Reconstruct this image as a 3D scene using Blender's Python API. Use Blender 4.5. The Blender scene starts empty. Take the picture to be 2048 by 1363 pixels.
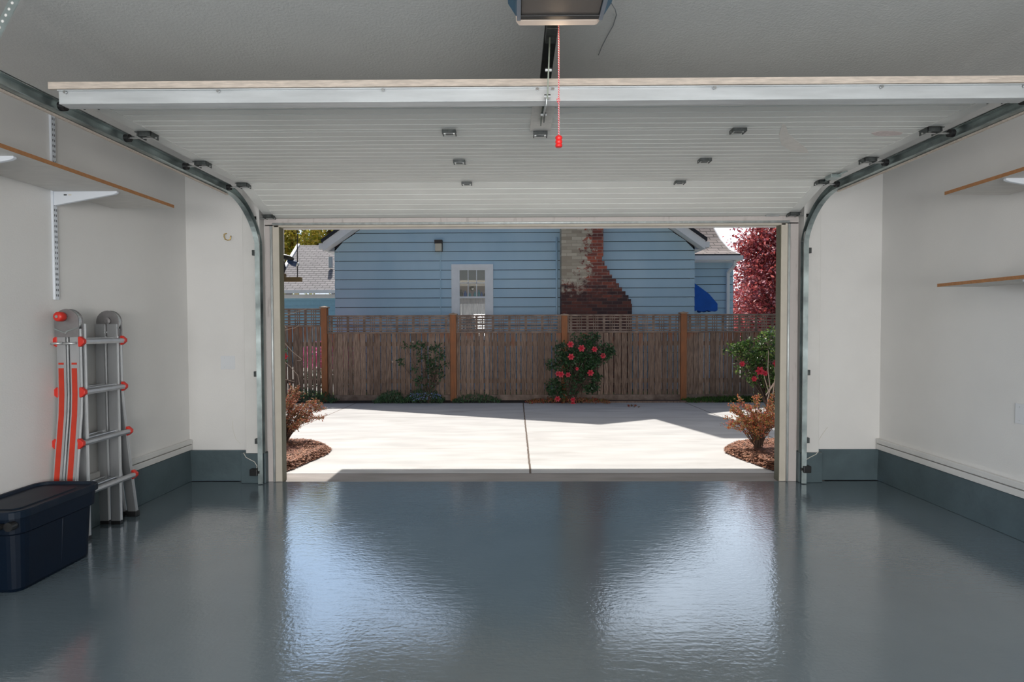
import bpy, math, random
from mathutils import Vector, Matrix, Euler
random.seed(7)
R = random.uniform
C = bpy.context.scene.collection
sc = bpy.context.scene
PI = math.pi

# ------------------------------------------------------------------ camera
F = 1085.0
CAM = Vector((0, 0, 1.30))
ROT = Euler((PI/2 - 0.0253, 0.0033, 0.0074), 'XYZ')
cam = bpy.data.cameras.new('camera'); cam.sensor_width = 36; cam.lens = F/2048*36
cam.clip_start = 0.05; cam.clip_end = 400
co = bpy.data.objects.new('camera', cam); C.objects.link(co)
co.location = CAM; co.rotation_euler = ROT; sc.camera = co
RM = ROT.to_matrix()
def ray(px, py): return RM @ Vector(((px-1024)/F, -(py-681.5)/F, -1))
def at(px, py, Y):
    d = ray(px, py); return CAM + d*(Y/d.y)
SL = 0.014
def gz(Y): return 0.0 if Y < 4.75 else -SL*(Y-4.75)
def grd(px, py):
    d = ray(px, py)      # z = -SL*(Y-4.75)
    t = -(1.3 + SL*(-4.75))/(d.z + SL*d.y)
    return CAM + d*t

# ------------------------------------------------------------------ materials
def nodes(m):
    m.use_nodes = True
    nt = m.node_tree; b = nt.nodes['Principled BSDF']; return nt, b
def mat(name, col, rough=0.6, metal=0.0, var=0.0, vscale=8, bump=0.0, bscale=60, stretch=(1,1,1), col2=None, spec=0.5, contrast=None, detail=4):
    m = bpy.data.materials.new(name); nt, b = nodes(m)
    b.inputs['Roughness'].default_value = rough; b.inputs['Metallic'].default_value = metal
    b.inputs['Specular IOR Level'].default_value = spec
    b.inputs['Base Color'].default_value = (*col, 1)
    tc = nt.nodes.new('ShaderNodeTexCoord')
    if var or col2:
        mp = nt.nodes.new('ShaderNodeMapping'); mp.inputs['Scale'].default_value = stretch
        nt.links.new(tc.outputs['Object'], mp.inputs['Vector'])
        n = nt.nodes.new('ShaderNodeTexNoise'); n.inputs['Scale'].default_value = vscale; n.inputs['Detail'].default_value = detail
        nt.links.new(mp.outputs['Vector'], n.inputs['Vector'])
        r = nt.nodes.new('ShaderNodeValToRGB')
        lo, hi = contrast or (0.3, 0.7)
        r.color_ramp.elements[0].position = lo; r.color_ramp.elements[1].position = hi
        c2 = col2 or tuple(min(1, c*(1+var)) for c in col)
        c1 = col if col2 else tuple(c*(1-var) for c in col)
        r.color_ramp.elements[0].color = (*c1, 1); r.color_ramp.elements[1].color = (*c2, 1)
        nt.links.new(n.outputs['Fac'], r.inputs['Fac']); nt.links.new(r.outputs['Color'], b.inputs['Base Color'])
    if bump:
        n2 = nt.nodes.new('ShaderNodeTexNoise'); n2.inputs['Scale'].default_value = bscale; n2.inputs['Detail'].default_value = 3
        nt.links.new(tc.outputs['Object'], n2.inputs['Vector'])
        bp = nt.nodes.new('ShaderNodeBump'); bp.inputs['Strength'].default_value = bump; bp.inputs['Distance'].default_value = 0.01
        nt.links.new(n2.outputs['Fac'], bp.inputs['Height']); nt.links.new(bp.outputs['Normal'], b.inputs['Normal'])
    return m
def leafmat(name, cols, trans=0.35, rough=0.5):
    """leaf colours vary per leaf through random-per-island"""
    m = bpy.data.materials.new(name); nt, b = nodes(m)
    g = nt.nodes.new('ShaderNodeNewGeometry'); r = nt.nodes.new('ShaderNodeValToRGB')
    el = r.color_ramp.elements
    while len(el) < len(cols): el.new(0.5)
    for i, c in enumerate(cols):
        el[i].position = i/max(1, len(cols)-1); el[i].color = (*c, 1)
    nt.links.new(g.outputs['Random Per Island'], r.inputs['Fac'])
    nt.links.new(r.outputs['Color'], b.inputs['Base Color']); b.inputs['Roughness'].default_value = rough
    t = nt.nodes.new('ShaderNodeBsdfTranslucent'); nt.links.new(r.outputs['Color'], t.inputs['Color'])
    mx = nt.nodes.new('ShaderNodeMixShader'); mx.inputs[0].default_value = trans
    out = nt.nodes['Material Output']
    nt.links.new(b.outputs[0], mx.inputs[1]); nt.links.new(t.outputs[0], mx.inputs[2]); nt.links.new(mx.outputs[0], out.inputs[0])
    return m

M = {}
M['wall'] = mat('wall_paint', (0.76, 0.75, 0.735), 0.6, var=0.025, vscale=2.5, bump=0.08, bscale=140)
M['trim'] = mat('trim_paint', (0.72, 0.71, 0.69), 0.5, var=0.04, vscale=5, bump=0.05)
M['ceil'] = mat('ceiling_texture_paint', (0.70, 0.70, 0.69), 0.8, var=0.02, vscale=4, bump=0.22, bscale=95)
M['curb'] = mat('curb_grey_paint', (0.083, 0.118, 0.132), 0.42, var=0.12, vscale=6, bump=0.3, bscale=22)
M['bolt'] = mat('zinc_bolt', (0.55, 0.56, 0.56), 0.35, 1.0)
M['galv'] = mat('galvanised_steel', (0.60, 0.63, 0.64), 0.36, 0.75, var=0.16, vscale=14, bump=0.04, stretch=(1, 6, 6))
M['strut'] = mat('galvanised_strut', (0.66, 0.69, 0.71), 0.42, 0.45, var=0.13, vscale=5, stretch=(0.6, 5, 5), bump=0.03)
M['track'] = mat('dull_track_steel', (0.36, 0.42, 0.42), 0.34, 0.8, var=0.4, vscale=7, bump=0.04)
M['dark'] = mat('dark_oily_steel', (0.10, 0.11, 0.11), 0.4, 0.7, var=0.3, vscale=40)
M['black'] = mat('black_plastic', (0.012, 0.012, 0.013), 0.45)
M['edge'] = mat('cream_door_edge', (0.62, 0.54, 0.47), 0.7, var=0.18, vscale=20, stretch=(1, 8, 8))
M['doorw'] = mat('door_panel_enamel', (0.76, 0.765, 0.735), 0.42, var=0.035, vscale=3, stretch=(1, 2, 1))
M['stile'] = mat('door_end_stile', (0.76, 0.765, 0.74), 0.4, var=0.05, vscale=8)
M['smear'] = mat('paint_smear', (0.80, 0.765, 0.72), 0.6, var=0.06, vscale=40)
M['pinkmark'] = mat('pink_smudge', (0.72, 0.62, 0.60), 0.6, var=0.12, vscale=60)
M['jamb'] = mat('worn_jamb_paint', (0.60, 0.55, 0.53), 0.6, col2=(0.36, 0.32, 0.30), vscale=9, stretch=(3, 3, 0.5), contrast=(0.60, 0.78), bump=0.1)
M['jambb'] = mat('beige_jamb_paint', (0.60, 0.55, 0.47), 0.6, var=0.07, vscale=6)
M['olive'] = mat('olive_edge_paint', (0.13, 0.125, 0.085), 0.6)
M['weather'] = mat('weatherstrip_metal', (0.62, 0.66, 0.66), 0.4, 0.3, var=0.15, vscale=30, stretch=(1, 1, .3))
M['rubber'] = mat('black_rubber', (0.015, 0.015, 0.015), 0.7)
M['particle'] = mat('melamine_shelf', (0.62, 0.60, 0.57), 0.6, var=0.05, vscale=9, stretch=(1, 3, 1))
M['mdf'] = mat('raw_board_edge', (0.40, 0.185, 0.075), 0.75, var=0.12, vscale=60)
M['whitemetal'] = mat('white_enamel_steel', (0.74, 0.78, 0.84), 0.35)
M['slot'] = mat('slot_dark', (0.05, 0.055, 0.06), 0.6)
M['alu'] = mat('ladder_aluminium', (0.50, 0.51, 0.525), 0.38, 0.75, var=0.08, vscale=12, stretch=(1, 1, .3))
M['alud'] = mat('ladder_hinge_steel', (0.27, 0.26, 0.265), 0.45, 0.7, var=0.12, vscale=20)
M['red'] = mat('red_plastic', (0.62, 0.03, 0.018), 0.4)
M['orange'] = mat('orange_red_tape', (0.50, 0.033, 0.012), 0.5, var=0.08, vscale=20)
M['tote'] = mat('navy_polyethylene', (0.0010, 0.0062, 0.0170), 0.5, var=0.2, vscale=4, bump=0.06, bscale=300, spec=0.22)
M['toteln'] = mat('scuffed_navy_lid', (0.002, 0.009, 0.021), 0.5, col2=(0.010, 0.016, 0.028), vscale=7, contrast=(0.45, 0.75), spec=0.25)
M['opblue'] = mat('blue_opener_shell', (0.03, 0.12, 0.21), 0.4)
M['opgrey'] = mat('grey_opener_strip', (0.20, 0.235, 0.29), 0.35, 0.3)
M['opbase'] = mat('taupe_opener_base', (0.16, 0.135, 0.12), 0.5, var=0.05)
M['rail'] = mat('black_opener_rail', (0.012, 0.013, 0.014), 0.4, 0.3, var=0.4, vscale=30)
M['arm'] = mat('olive_zinc_arm', (0.17, 0.20, 0.165), 0.45, 0.3, var=0.15, vscale=30)
M['redhandle'] = mat('bright_red_handle', (0.90, 0.02, 0.02), 0.3)
M['wire'] = mat('grey_wire', (0.28, 0.30, 0.32), 0.5)
M['wwire'] = mat('white_wire', (0.68, 0.66, 0.6), 0.5)
M['plate'] = mat('wall_plate_enamel', (0.72, 0.74, 0.77), 0.35)
M['brass'] = mat('brass_hook', (0.70, 0.50, 0.18), 0.3, 0.9)
M['fence'] = mat('weathered_cedar', (0.15, 0.10, 0.075), 0.85, col2=(0.46, 0.34, 0.27), vscale=9, stretch=(9, 9, 0.8), contrast=(0.3, 0.72), bump=0.2, bscale=60)
def board_vary(m):
    nt = m.node_tree; N = nt.nodes; L = nt.links; b = N['Principled BSDF']; src = b.inputs['Base Color'].links[0].from_socket
    g = N.new('ShaderNodeNewGeometry'); r = N.new('ShaderNodeValToRGB'); r.color_ramp.elements[0].color = (.58, .53, .50, 1); r.color_ramp.elements[1].color = (.95, .90, .87, 1)
    L.new(g.outputs['Random Per Island'], r.inputs['Fac'])
    x = N.new('ShaderNodeMix'); x.data_type = 'RGBA'; x.blend_type = 'MULTIPLY'; x.inputs[0].default_value = 1; L.new(src, x.inputs[6]); L.new(r.outputs['Color'], x.inputs[7])
    tc = N.new('ShaderNodeTexCoord'); sx = N.new('ShaderNodeSeparateXYZ'); L.new(tc.outputs['Object'], sx.inputs[0])
    n = N.new('ShaderNodeTexNoise'); n.inputs['Scale'].default_value = 3.5; mp = N.new('ShaderNodeMapping'); mp.inputs['Scale'].default_value = (2.2, 1, .5); L.new(tc.outputs['Object'], mp.inputs[0]); L.new(mp.outputs[0], n.inputs['Vector'])
    a = N.new('ShaderNodeMath'); a.operation = 'MULTIPLY_ADD'; a.inputs[1].default_value = 1.6; a.inputs[2].default_value = -.5; L.new(n.outputs['Fac'], a.inputs[0])
    c = N.new('ShaderNodeMath'); c.operation = 'ADD'; L.new(a.outputs[0], c.inputs[0]); L.new(sx.outputs[2], c.inputs[1])
    mr = N.new('ShaderNodeMapRange'); mr.inputs[1].default_value = 1.50; mr.inputs[2].default_value = 1.75; mr.inputs[4].default_value = .75; L.new(c.outputs[0], mr.inputs[0])
    y = N.new('ShaderNodeMix'); y.data_type = 'RGBA'; y.inputs[7].default_value = (.26, .09, .04, 1); L.new(mr.outputs[0], y.inputs[0]); L.new(x.outputs[2], y.inputs[6]); L.new(y.outputs[2], b.inputs['Base Color'])
board_vary(M['fence'])
M['lattice'] = mat('lattice_cedar', (0.15, 0.10, 0.078), 0.85, col2=(0.30, 0.225, 0.185), vscale=8, contrast=(0.3, 0.7))
M['post'] = mat('orange_cedar_post', (0.36, 0.135, 0.055), 0.8, col2=(0.22, 0.10, 0.05), vscale=7, stretch=(5, 5, 0.7), contrast=(0.35, 0.8))
M['cap'] = mat('post_cap_cedar', (0.33, 0.235, 0.17), 0.8, var=0.1)
M['white'] = mat('white_exterior_paint', (0.85, 0.86, 0.88), 0.55, var=0.03)
M['drkroof'] = mat('dark_roof_edge', (0.02, 0.022, 0.03), 0.7)
M['glass'] = mat('window_glass', (0.05, 0.055, 0.06), 0.04)
M['soffit'] = mat('beige_soffit', (0.62, 0.58, 0.48), 0.7)
M['soil'] = mat('dark_soil', (0.035, 0.026, 0.02), 0.95, var=0.4, vscale=20, bump=0.6, bscale=30)
M['mulch'] = leafmat('bark_mulch', [(0.16, 0.055, 0.03), (0.40, 0.17, 0.09), (0.09, 0.04, 0.025), (0.50, 0.26, 0.16)], 0.0, 0.8)
M['mulchb'] = mat('mulch_bed_soil', (0.13, 0.05, 0.03), 0.95, var=0.5, vscale=40, bump=0.8, bscale=60)
M['bark'] = mat('brown_bark', (0.10, 0.065, 0.05), 0.9, var=0.25, vscale=20)
M['twig'] = mat('pale_twig', (0.45, 0.36, 0.30), 0.8)
M['rust'] = leafmat('barberry_leaves', [(0.27, 0.055, 0.035), (0.40, 0.15, 0.08), (0.14, 0.13, 0.045), (0.52, 0.23, 0.16)], 0.35)
M['rustR'] = leafmat('barberry_leaves_bright', [(0.40, 0.055, 0.035), (0.42, 0.16, 0.06), (0.22, 0.22, 0.06), (0.60, 0.16, 0.11), (0.14, 0.17, 0.05)], 0.4)
M['rose'] = leafmat('rose_leaves', [(0.035, 0.085, 0.035), (0.06, 0.14, 0.05), (0.02, 0.05, 0.025), (0.10, 0.17, 0.08)], 0.3, 0.35)
M['camel'] = leafmat('camellia_leaves', [(0.03, 0.075, 0.025), (0.12, 0.22, 0.05), (0.02, 0.045, 0.02), (0.28, 0.38, 0.10)], 0.3, 0.25)
M['bloom'] = mat('red_petals', (0.52, 0.015, 0.04), 0.5, var=0.3, vscale=40)
M['pinkb'] = leafmat('pink_petals', [(0.85, 0.10, 0.40), (0.80, 0.25, 0.50)], 0.4)
M['grass'] = leafmat('grass_blades', [(0.05, 0.12, 0.02), (0.10, 0.22, 0.04), (0.04, 0.08, 0.02)], 0.35)
M['ground'] = leafmat('ground_cover_leaves', [(0.03, 0.08, 0.03), (0.07, 0.15, 0.05), (0.10, 0.18, 0.12)], 0.3)
M['bluefl'] = leafmat('tiny_blue_flowers', [(0.25, 0.35, 0.75), (0.4, 0.5, 0.8)], 0.3)
M['lawn'] = mat('lawn_turf', (0.15, 0.20, 0.06), 0.9, var=0.3, vscale=30, bump=0.5)
M['plum'] = leafmat('plum_leaves', [(0.20, 0.035, 0.045), (0.50, 0.09, 0.08), (0.62, 0.20, 0.18), (0.28, 0.06, 0.09), (0.78, 0.45, 0.48)], 0.5)  # palest colour stands in for white sky highlights on the leaves
M['ygreen'] = leafmat('spring_leaves', [(0.40, 0.50, 0.07), (0.85, 0.68, 0.14), (0.20, 0.28, 0.05), (0.90, 0.66, 0.24)], 0.6)
M['awning'] = mat('blue_canvas', (0.002, 0.10, 0.50), 0.7, var=0.12, vscale=5)
M['teal'] = mat('teal_siding', (0.28, 0.50, 0.64), 0.6, var=0.05)
M['hbar'] = mat('olive_brown_bar', (0.13, 0.09, 0.04), 0.7)
M['bluecan'] = mat('navy_can', (0.02, 0.05, 0.14), 0.3)
M['curtain'] = mat('white_curtain', (0.62, 0.60, 0.58), 0.8, var=0.15, vscale=10, stretch=(6, 1, .5))
M['interior'] = mat('room_interior', (0.34, 0.30, 0.27), 0.8)
M['gblue'] = mat('blue_glass', (0.01, 0.12, 0.38), 0.15)
M['gteal'] = mat('teal_glass', (0.02, 0.28, 0.33), 0.15)
M['gdark'] = mat('dark_green_glass', (0.005, 0.03, 0.03), 0.15)
M['fixture'] = mat('bronze_fixture', (0.045, 0.035, 0.03), 0.5)

# floor: glossy, slightly wavy epoxy paint
def floor_mat():
    m = bpy.data.materials.new('glossy_grey_floor_paint'); nt, b = nodes(m)
    N = nt.nodes; L = nt.links
    tc = N.new('ShaderNodeTexCoord')
    n = N.new('ShaderNodeTexNoise'); n.inputs['Scale'].default_value = 1.2; n.inputs['Detail'].default_value = 5
    L.new(tc.outputs['Object'], n.inputs['Vector'])
    r = N.new('ShaderNodeValToRGB'); r.color_ramp.elements[0].position = .3; r.color_ramp.elements[1].position = .7
    r.color_ramp.elements[0].color = (0.108, 0.142, 0.165, 1); r.color_ramp.elements[1].color = (0.132, 0.170, 0.195, 1)
    L.new(n.outputs['Fac'], r.inputs['Fac']); L.new(r.outputs['Color'], b.inputs['Base Color'])
    b.inputs['Roughness'].default_value = 0.13; b.inputs['Specular IOR Level'].default_value = 0.6; b.inputs['Coat Weight'].default_value = 0.65; b.inputs['Coat Roughness'].default_value = 0.10; b.inputs['Coat IOR'].default_value = 1.6
    # ripples: fine orange peel plus trowel arcs
    a = N.new('ShaderNodeTexNoise'); a.inputs['Scale'].default_value = 55; a.inputs['Detail'].default_value = 2
    L.new(tc.outputs['Object'], a.inputs['Vector'])
    mp = N.new('ShaderNodeMapping'); mp.inputs['Scale'].default_value = (1.0, 4.0, 1); mp.inputs['Rotation'].default_value = (0, 0, 0.25)
    L.new(tc.outputs['Object'], mp.inputs['Vector'])
    c = N.new('ShaderNodeTexNoise'); c.inputs['Scale'].default_value = 9; c.inputs['Detail'].default_value = 4; c.inputs['Distortion'].default_value = 1.2
    L.new(mp.outputs['Vector'], c.inputs['Vector'])
    ms = N.new('ShaderNodeTexNoise'); ms.inputs['Scale'].default_value = 1.1
    L.new(tc.outputs['Object'], ms.inputs['Vector'])
    mr = N.new('ShaderNodeMapRange'); mr.inputs[1].default_value = .4; mr.inputs[2].default_value = .62; mr.inputs[3].default_value = .35; mr.inputs[4].default_value = 1.0
    L.new(ms.outputs['Fac'], mr.inputs[0])
    b1 = N.new('ShaderNodeBump'); b1.inputs['Distance'].default_value = 0.0008
    L.new(mr.outputs[0], b1.inputs['Strength']); L.new(a.outputs['Fac'], b1.inputs['Height'])
    b2 = N.new('ShaderNodeBump'); b2.inputs['Distance'].default_value = 0.0022; b2.inputs['Strength'].default_value = 0.3
    L.new(c.outputs['Fac'], b2.inputs['Height']); L.new(b1.outputs['Normal'], b2.inputs['Normal'])
    L.new(b2.outputs['Normal'], b.inputs['Normal']); L.new(b2.outputs['Normal'], b.inputs['Coat Normal'])
    return m
M['floor'] = floor_mat()

def concrete_mat(name, c1, c2, joints=True, stain=True):
    m = bpy.data.materials.new(name); nt, b = nodes(m); N = nt.nodes; L = nt.links
    tc = N.new('ShaderNodeTexCoord'); b.inputs['Roughness'].default_value = 0.9
    n = N.new('ShaderNodeTexNoise'); n.inputs['Scale'].default_value = 2.2; n.inputs['Detail'].default_value = 8
    mp = N.new('ShaderNodeMapping'); mp.inputs['Scale'].default_value = (0.6, 2.2, 1); L.new(tc.outputs['Object'], mp.inputs[0]); L.new(mp.outputs[0], n.inputs['Vector'])
    r = N.new('ShaderNodeValToRGB'); r.color_ramp.elements[0].position = .3; r.color_ramp.elements[1].position = .65
    r.color_ramp.elements[0].color = (*c1, 1); r.color_ramp.elements[1].color = (*c2, 1); L.new(n.outputs['Fac'], r.inputs['Fac'])
    last = r.outputs['Color']
    sx = N.new('ShaderNodeSeparateXYZ'); L.new(tc.outputs['Object'], sx.inputs[0])
    def line(axis, pos, w, dark, wob=0.0):
        nonlocal last
        src = sx.outputs[axis]
        if wob:
            nn = N.new('ShaderNodeTexNoise'); nn.inputs['Scale'].default_value = 6; L.new(tc.outputs['Object'], nn.inputs['Vector'])
            ma = N.new('ShaderNodeMath'); ma.operation = 'MULTIPLY_ADD'; ma.inputs[1].default_value = wob; L.new(nn.outputs['Fac'], ma.inputs[0]); L.new(src, ma.inputs[2]); src = ma.outputs[0]
        s = N.new('ShaderNodeMath'); s.operation = 'SUBTRACT'; s.inputs[1].default_value = pos + wob/2; L.new(src, s.inputs[0])
        a = N.new('ShaderNodeMath'); a.operation = 'ABSOLUTE'; L.new(s.outputs[0], a.inputs[0])
        c = N.new('ShaderNodeMapRange'); c.inputs[1].default_value = w*.5; c.inputs[2].default_value = w; c.inputs[3].default_value = 1; c.inputs[4].default_value = 0; L.new(a.outputs[0], c.inputs[0])
        x = N.new('ShaderNodeMix'); x.data_type = 'RGBA'; x.inputs[7].default_value = (*dark, 1)
        L.new(c.outputs[0], x.inputs[0]); L.new(last, x.inputs[6]); last = x.outputs[2]
    if joints:
        line(0, 0.125, 0.013, (0.10, 0.07, 0.05), 0.012)
        line(0, 3.05, 0.012, (0.12, 0.11, 0.10)); line(0, -2.92, 0.012, (0.22, 0.18, 0.15))
        line(1, 8.08, 0.014, (0.26, 0.24, 0.22)); line(1, 5.88, 0.008, (0.42, 0.40, 0.38))
        line(1, 4.80, 0.012, (0.12, 0.10, 0.09), 0.01)
    if stain:
        k = N.new('ShaderNodeTexNoise'); k.inputs['Scale'].default_value = 1.3; k.inputs['Detail'].default_value = 3
        m2 = N.new('ShaderNodeMapping'); m2.inputs['Scale'].default_value = (0.8, 3, 1); m2.inputs['Location'].default_value = (3.3, 1.1, 0); L.new(tc.outputs['Object'], m2.inputs[0]); L.new(m2.outputs[0], k.inputs['Vector'])
        c = N.new('ShaderNodeMapRange'); c.inputs[1].default_value = .60; c.inputs[2].default_value = .78; c.inputs[3].default_value = 0; c.inputs[4].default_value = .45; L.new(k.outputs['Fac'], c.inputs[0])
        x = N.new('ShaderNodeMix'); x.data_type = 'RGBA'; x.inputs[7].default_value = (0.24, 0.21, 0.18, 1)
        L.new(c.outputs[0], x.inputs[0]); L.new(last, x.inputs[6]); last = x.outputs[2]
    L.new(last, b.inputs['Base Color'])
    n2 = N.new('ShaderNodeTexNoise'); n2.inputs['Scale'].default_value = 120; L.new(tc.outputs['Object'], n2.inputs['Vector'])
    bp = N.new('ShaderNodeBump'); bp.inputs['Strength'].default_value = .15; bp.inputs['Distance'].default_value = .01; L.new(n2.outputs['Fac'], bp.inputs['Height']); L.new(bp.outputs[0], b.inputs['Normal'])
    return m
M['drive'] = concrete_mat('driveway_concrete', (0.43, 0.42, 0.41), (0.53, 0.52, 0.505))
M['apron'] = concrete_mat('worn_threshold_concrete', (0.19, 0.17, 0.155), (0.31, 0.28, 0.26), joints=False)

def siding_mat(name, base, dirt):
    m = bpy.data.materials.new(name); nt, b = nodes(m); N = nt.nodes; L = nt.links
    tc = N.new('ShaderNodeTexCoord'); mp = N.new('ShaderNodeMapping'); mp.inputs['Scale'].default_value = (1, 1, 0.5); L.new(tc.outputs['Object'], mp.inputs[0])
    n = N.new('ShaderNodeTexNoise'); n.inputs['Scale'].default_value = 1.6; n.inputs['Detail'].default_value = 7; L.new(mp.outputs[0], n.inputs['Vector'])
    r = N.new('ShaderNodeValToRGB'); r.color_ramp.elements[0].position = .3; r.color_ramp.elements[1].position = .7
    r.color_ramp.elements[0].color = (*dirt, 1); r.color_ramp.elements[1].color = (*base, 1); L.new(n.outputs['Fac'], r.inputs['Fac'])
    L.new(r.outputs['Color'], b.inputs['Base Color']); b.inputs['Roughness'].default_value = .6
    return m
M['siding'] = siding_mat('blue_lap_siding', (0.51, 0.68, 0.80), (0.43, 0.61, 0.74))

def shingle_mat(name, c1, c2):
    m = bpy.data.materials.new(name); nt, b = nodes(m); N = nt.nodes; L = nt.links
    tc = N.new('ShaderNodeTexCoord'); sx = N.new('ShaderNodeSeparateXYZ'); L.new(tc.outputs['Object'], sx.inputs[0])
    cx = N.new('ShaderNodeCombineXYZ'); L.new(sx.outputs[0], cx.inputs[0]); L.new(sx.outputs[2], cx.inputs[1])
    br = N.new('ShaderNodeTexBrick'); br.inputs['Scale'].default_value = 1; br.inputs['Brick Width'].default_value = .3; br.inputs['Row Height'].default_value = .10
    br.inputs['Mortar Size'].default_value = .012; br.inputs['Color1'].default_value = (*c1, 1); br.inputs['Color2'].default_value = (*c2, 1); br.inputs['Mortar'].default_value = (c1[0]*.35, c1[1]*.35, c1[2]*.35, 1)
    L.new(cx.outputs[0], br.inputs['Vector']); L.new(br.outputs['Color'], b.inputs['Base Color']); b.inputs['Roughness'].default_value = .9
    return m
M['shingle'] = shingle_mat('grey_brown_shingles', (0.25, 0.21, 0.195), (0.32, 0.275, 0.26))
M['shinglel'] = shingle_mat('pale_grey_shingles', (0.28, 0.265, 0.27), (0.35, 0.33, 0.335))

def brick_mat():
    m = bpy.data.materials.new('old_chimney_brick'); nt, b = nodes(m); N = nt.nodes; L = nt.links
    tc = N.new('ShaderNodeTexCoord'); sx = N.new('ShaderNodeSeparateXYZ'); L.new(tc.outputs['Object'], sx.inputs[0])
    ad = N.new('ShaderNodeMath'); ad.operation = 'ADD'; L.new(sx.outputs[0], ad.inputs[0]); L.new(sx.outputs[1], ad.inputs[1])
    cx = N.new('ShaderNodeCombineXYZ'); L.new(ad.outputs[0], cx.inputs[0]); L.new(sx.outputs[2], cx.inputs[1])
    def brick(c1, c2, mo):
        br = N.new('ShaderNodeTexBrick'); br.inputs['Scale'].default_value = 1; br.inputs['Brick Width'].default_value = .215; br.inputs['Row Height'].default_value = .0685
        br.inputs['Mortar Size'].default_value = .005; br.inputs['Mortar Smooth'].default_value = .3; br.inputs['Bias'].default_value = -.1
        for k, c in (('Color1', c1), ('Color2', c2), ('Mortar', mo)): br.inputs[k].default_value = (*c, 1)
        L.new(cx.outputs[0], br.inputs['Vector']); return br
    A = brick((0.42, 0.10, 0.06), (0.09, 0.045, 0.045), (0.36, 0.29, 0.25))
    D = brick((0.17, 0.06, 0.045), (0.05, 0.032, 0.035), (0.13, 0.10, 0.09))
    W = brick((0.62, 0.55, 0.44), (0.36, 0.29, 0.22), (0.42, 0.36, 0.28))
    n = N.new('ShaderNodeTexNoise'); n.inputs['Scale'].default_value = 8.0; n.inputs['Detail'].default_value = 9; n.inputs['Roughness'].default_value = .65; L.new(cx.outputs[0], n.inputs['Vector'])
    # pale painted flue strip: x below ~1.42, fading out under z 2.2 with patchy edges
    ma = N.new('ShaderNodeMath'); ma.operation = 'MULTIPLY_ADD'; ma.inputs[1].default_value = -1.5; L.new(n.outputs['Fac'], ma.inputs[0]); ma.inputs[2].default_value = 2.28
    s1 = N.new('ShaderNodeMath'); s1.operation = 'SUBTRACT'; L.new(ma.outputs[0], s1.inputs[0]); L.new(sx.outputs[0], s1.inputs[1])
    mr = N.new('ShaderNodeMapRange'); mr.inputs[1].default_value = -.04; mr.inputs[2].default_value = .05; L.new(s1.outputs[0], mr.inputs[0])
    zf = N.new('ShaderNodeMath'); zf.operation = 'MULTIPLY_ADD'; zf.inputs[1].default_value = 2.0; zf.inputs[2].default_value = -1.0; L.new(n.outputs['Fac'], zf.inputs[0])
    za = N.new('ShaderNodeMath'); za.operation = 'ADD'; L.new(sx.outputs[2], za.inputs[0]); L.new(zf.outputs[0], za.inputs[1])
    zr = N.new('ShaderNodeMapRange'); zr.inputs[1].default_value = 2.05; zr.inputs[2].default_value = 2.3; L.new(za.outputs[0], zr.inputs[0])
    mm = N.new('ShaderNodeMath'); mm.operation = 'MULTIPLY'; L.new(mr.outputs[0], mm.inputs[0]); L.new(zr.outputs[0], mm.inputs[1])
    # darker brick colours towards the bottom, with a patchy edge
    d1 = N.new('ShaderNodeMapRange'); d1.inputs[1].default_value = 2.5; d1.inputs[2].default_value = 1.9; L.new(za.outputs[0], d1.inputs[0])
    x1 = N.new('ShaderNodeMix'); x1.data_type = 'RGBA'; L.new(d1.outputs[0], x1.inputs[0]); L.new(A.outputs['Color'], x1.inputs[6]); L.new(D.outputs['Color'], x1.inputs[7])
    x2 = N.new('ShaderNodeMix'); x2.data_type = 'RGBA'; L.new(mm.outputs[0], x2.inputs[0]); L.new(x1.outputs[2], x2.inputs[6]); L.new(W.outputs['Color'], x2.inputs[7])
    L.new(x2.outputs[2], b.inputs['Base Color']); b.inputs['Roughness'].default_value = .9
    bp = N.new('ShaderNodeBump'); bp.inputs['Strength'].default_value = .5; bp.inputs['Distance'].default_value = .01; bp.invert = True
    L.new(A.outputs['Fac'], bp.inputs['Height']); L.new(bp.outputs[0], b.inputs['Normal'])
    return m
M['brick'] = brick_mat()
def rope_mat():
    m = bpy.data.materials.new('red_white_cord'); nt, b = nodes(m); N = nt.nodes; L = nt.links
    tc = N.new('ShaderNodeTexCoord'); w = N.new('ShaderNodeTexWave'); w.bands_direction = 'DIAGONAL'; w.inputs['Scale'].default_value = 70
    L.new(tc.outputs['Object'], w.inputs['Vector']); r = N.new('ShaderNodeValToRGB'); r.color_ramp.elements[0].position = .45; r.color_ramp.elements[1].position = .55
    r.color_ramp.elements[0].color = (.75, .03, .06, 1); r.color_ramp.elements[1].color = (.8, .62, .62, 1)
    L.new(w.outputs['Fac'], r.inputs['Fac']); L.new(r.outputs['Color'], b.inputs['Base Color']); b.inputs['Roughness'].default_value = .8
    return m
M['rope'] = rope_mat()
def emit_mat(name, col, e, ecol):
    m = mat(name, col, .5); b = m.node_tree.nodes['Principled BSDF']
    b.inputs['Emission Color'].default_value = (*ecol, 1); b.inputs['Emission Strength'].default_value = e; return m
M['lens'] = emit_mat('lit_lamp_lens', (0.70, 0.64, 0.60), 0.16, (1, .68, .45))
M['lamp'] = emit_mat('fill_lamp_tube', (0.8, 0.8, 0.8), 2.0, (1, .97, .92))  # glow for the tubes of the added ceiling fill lamp

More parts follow.
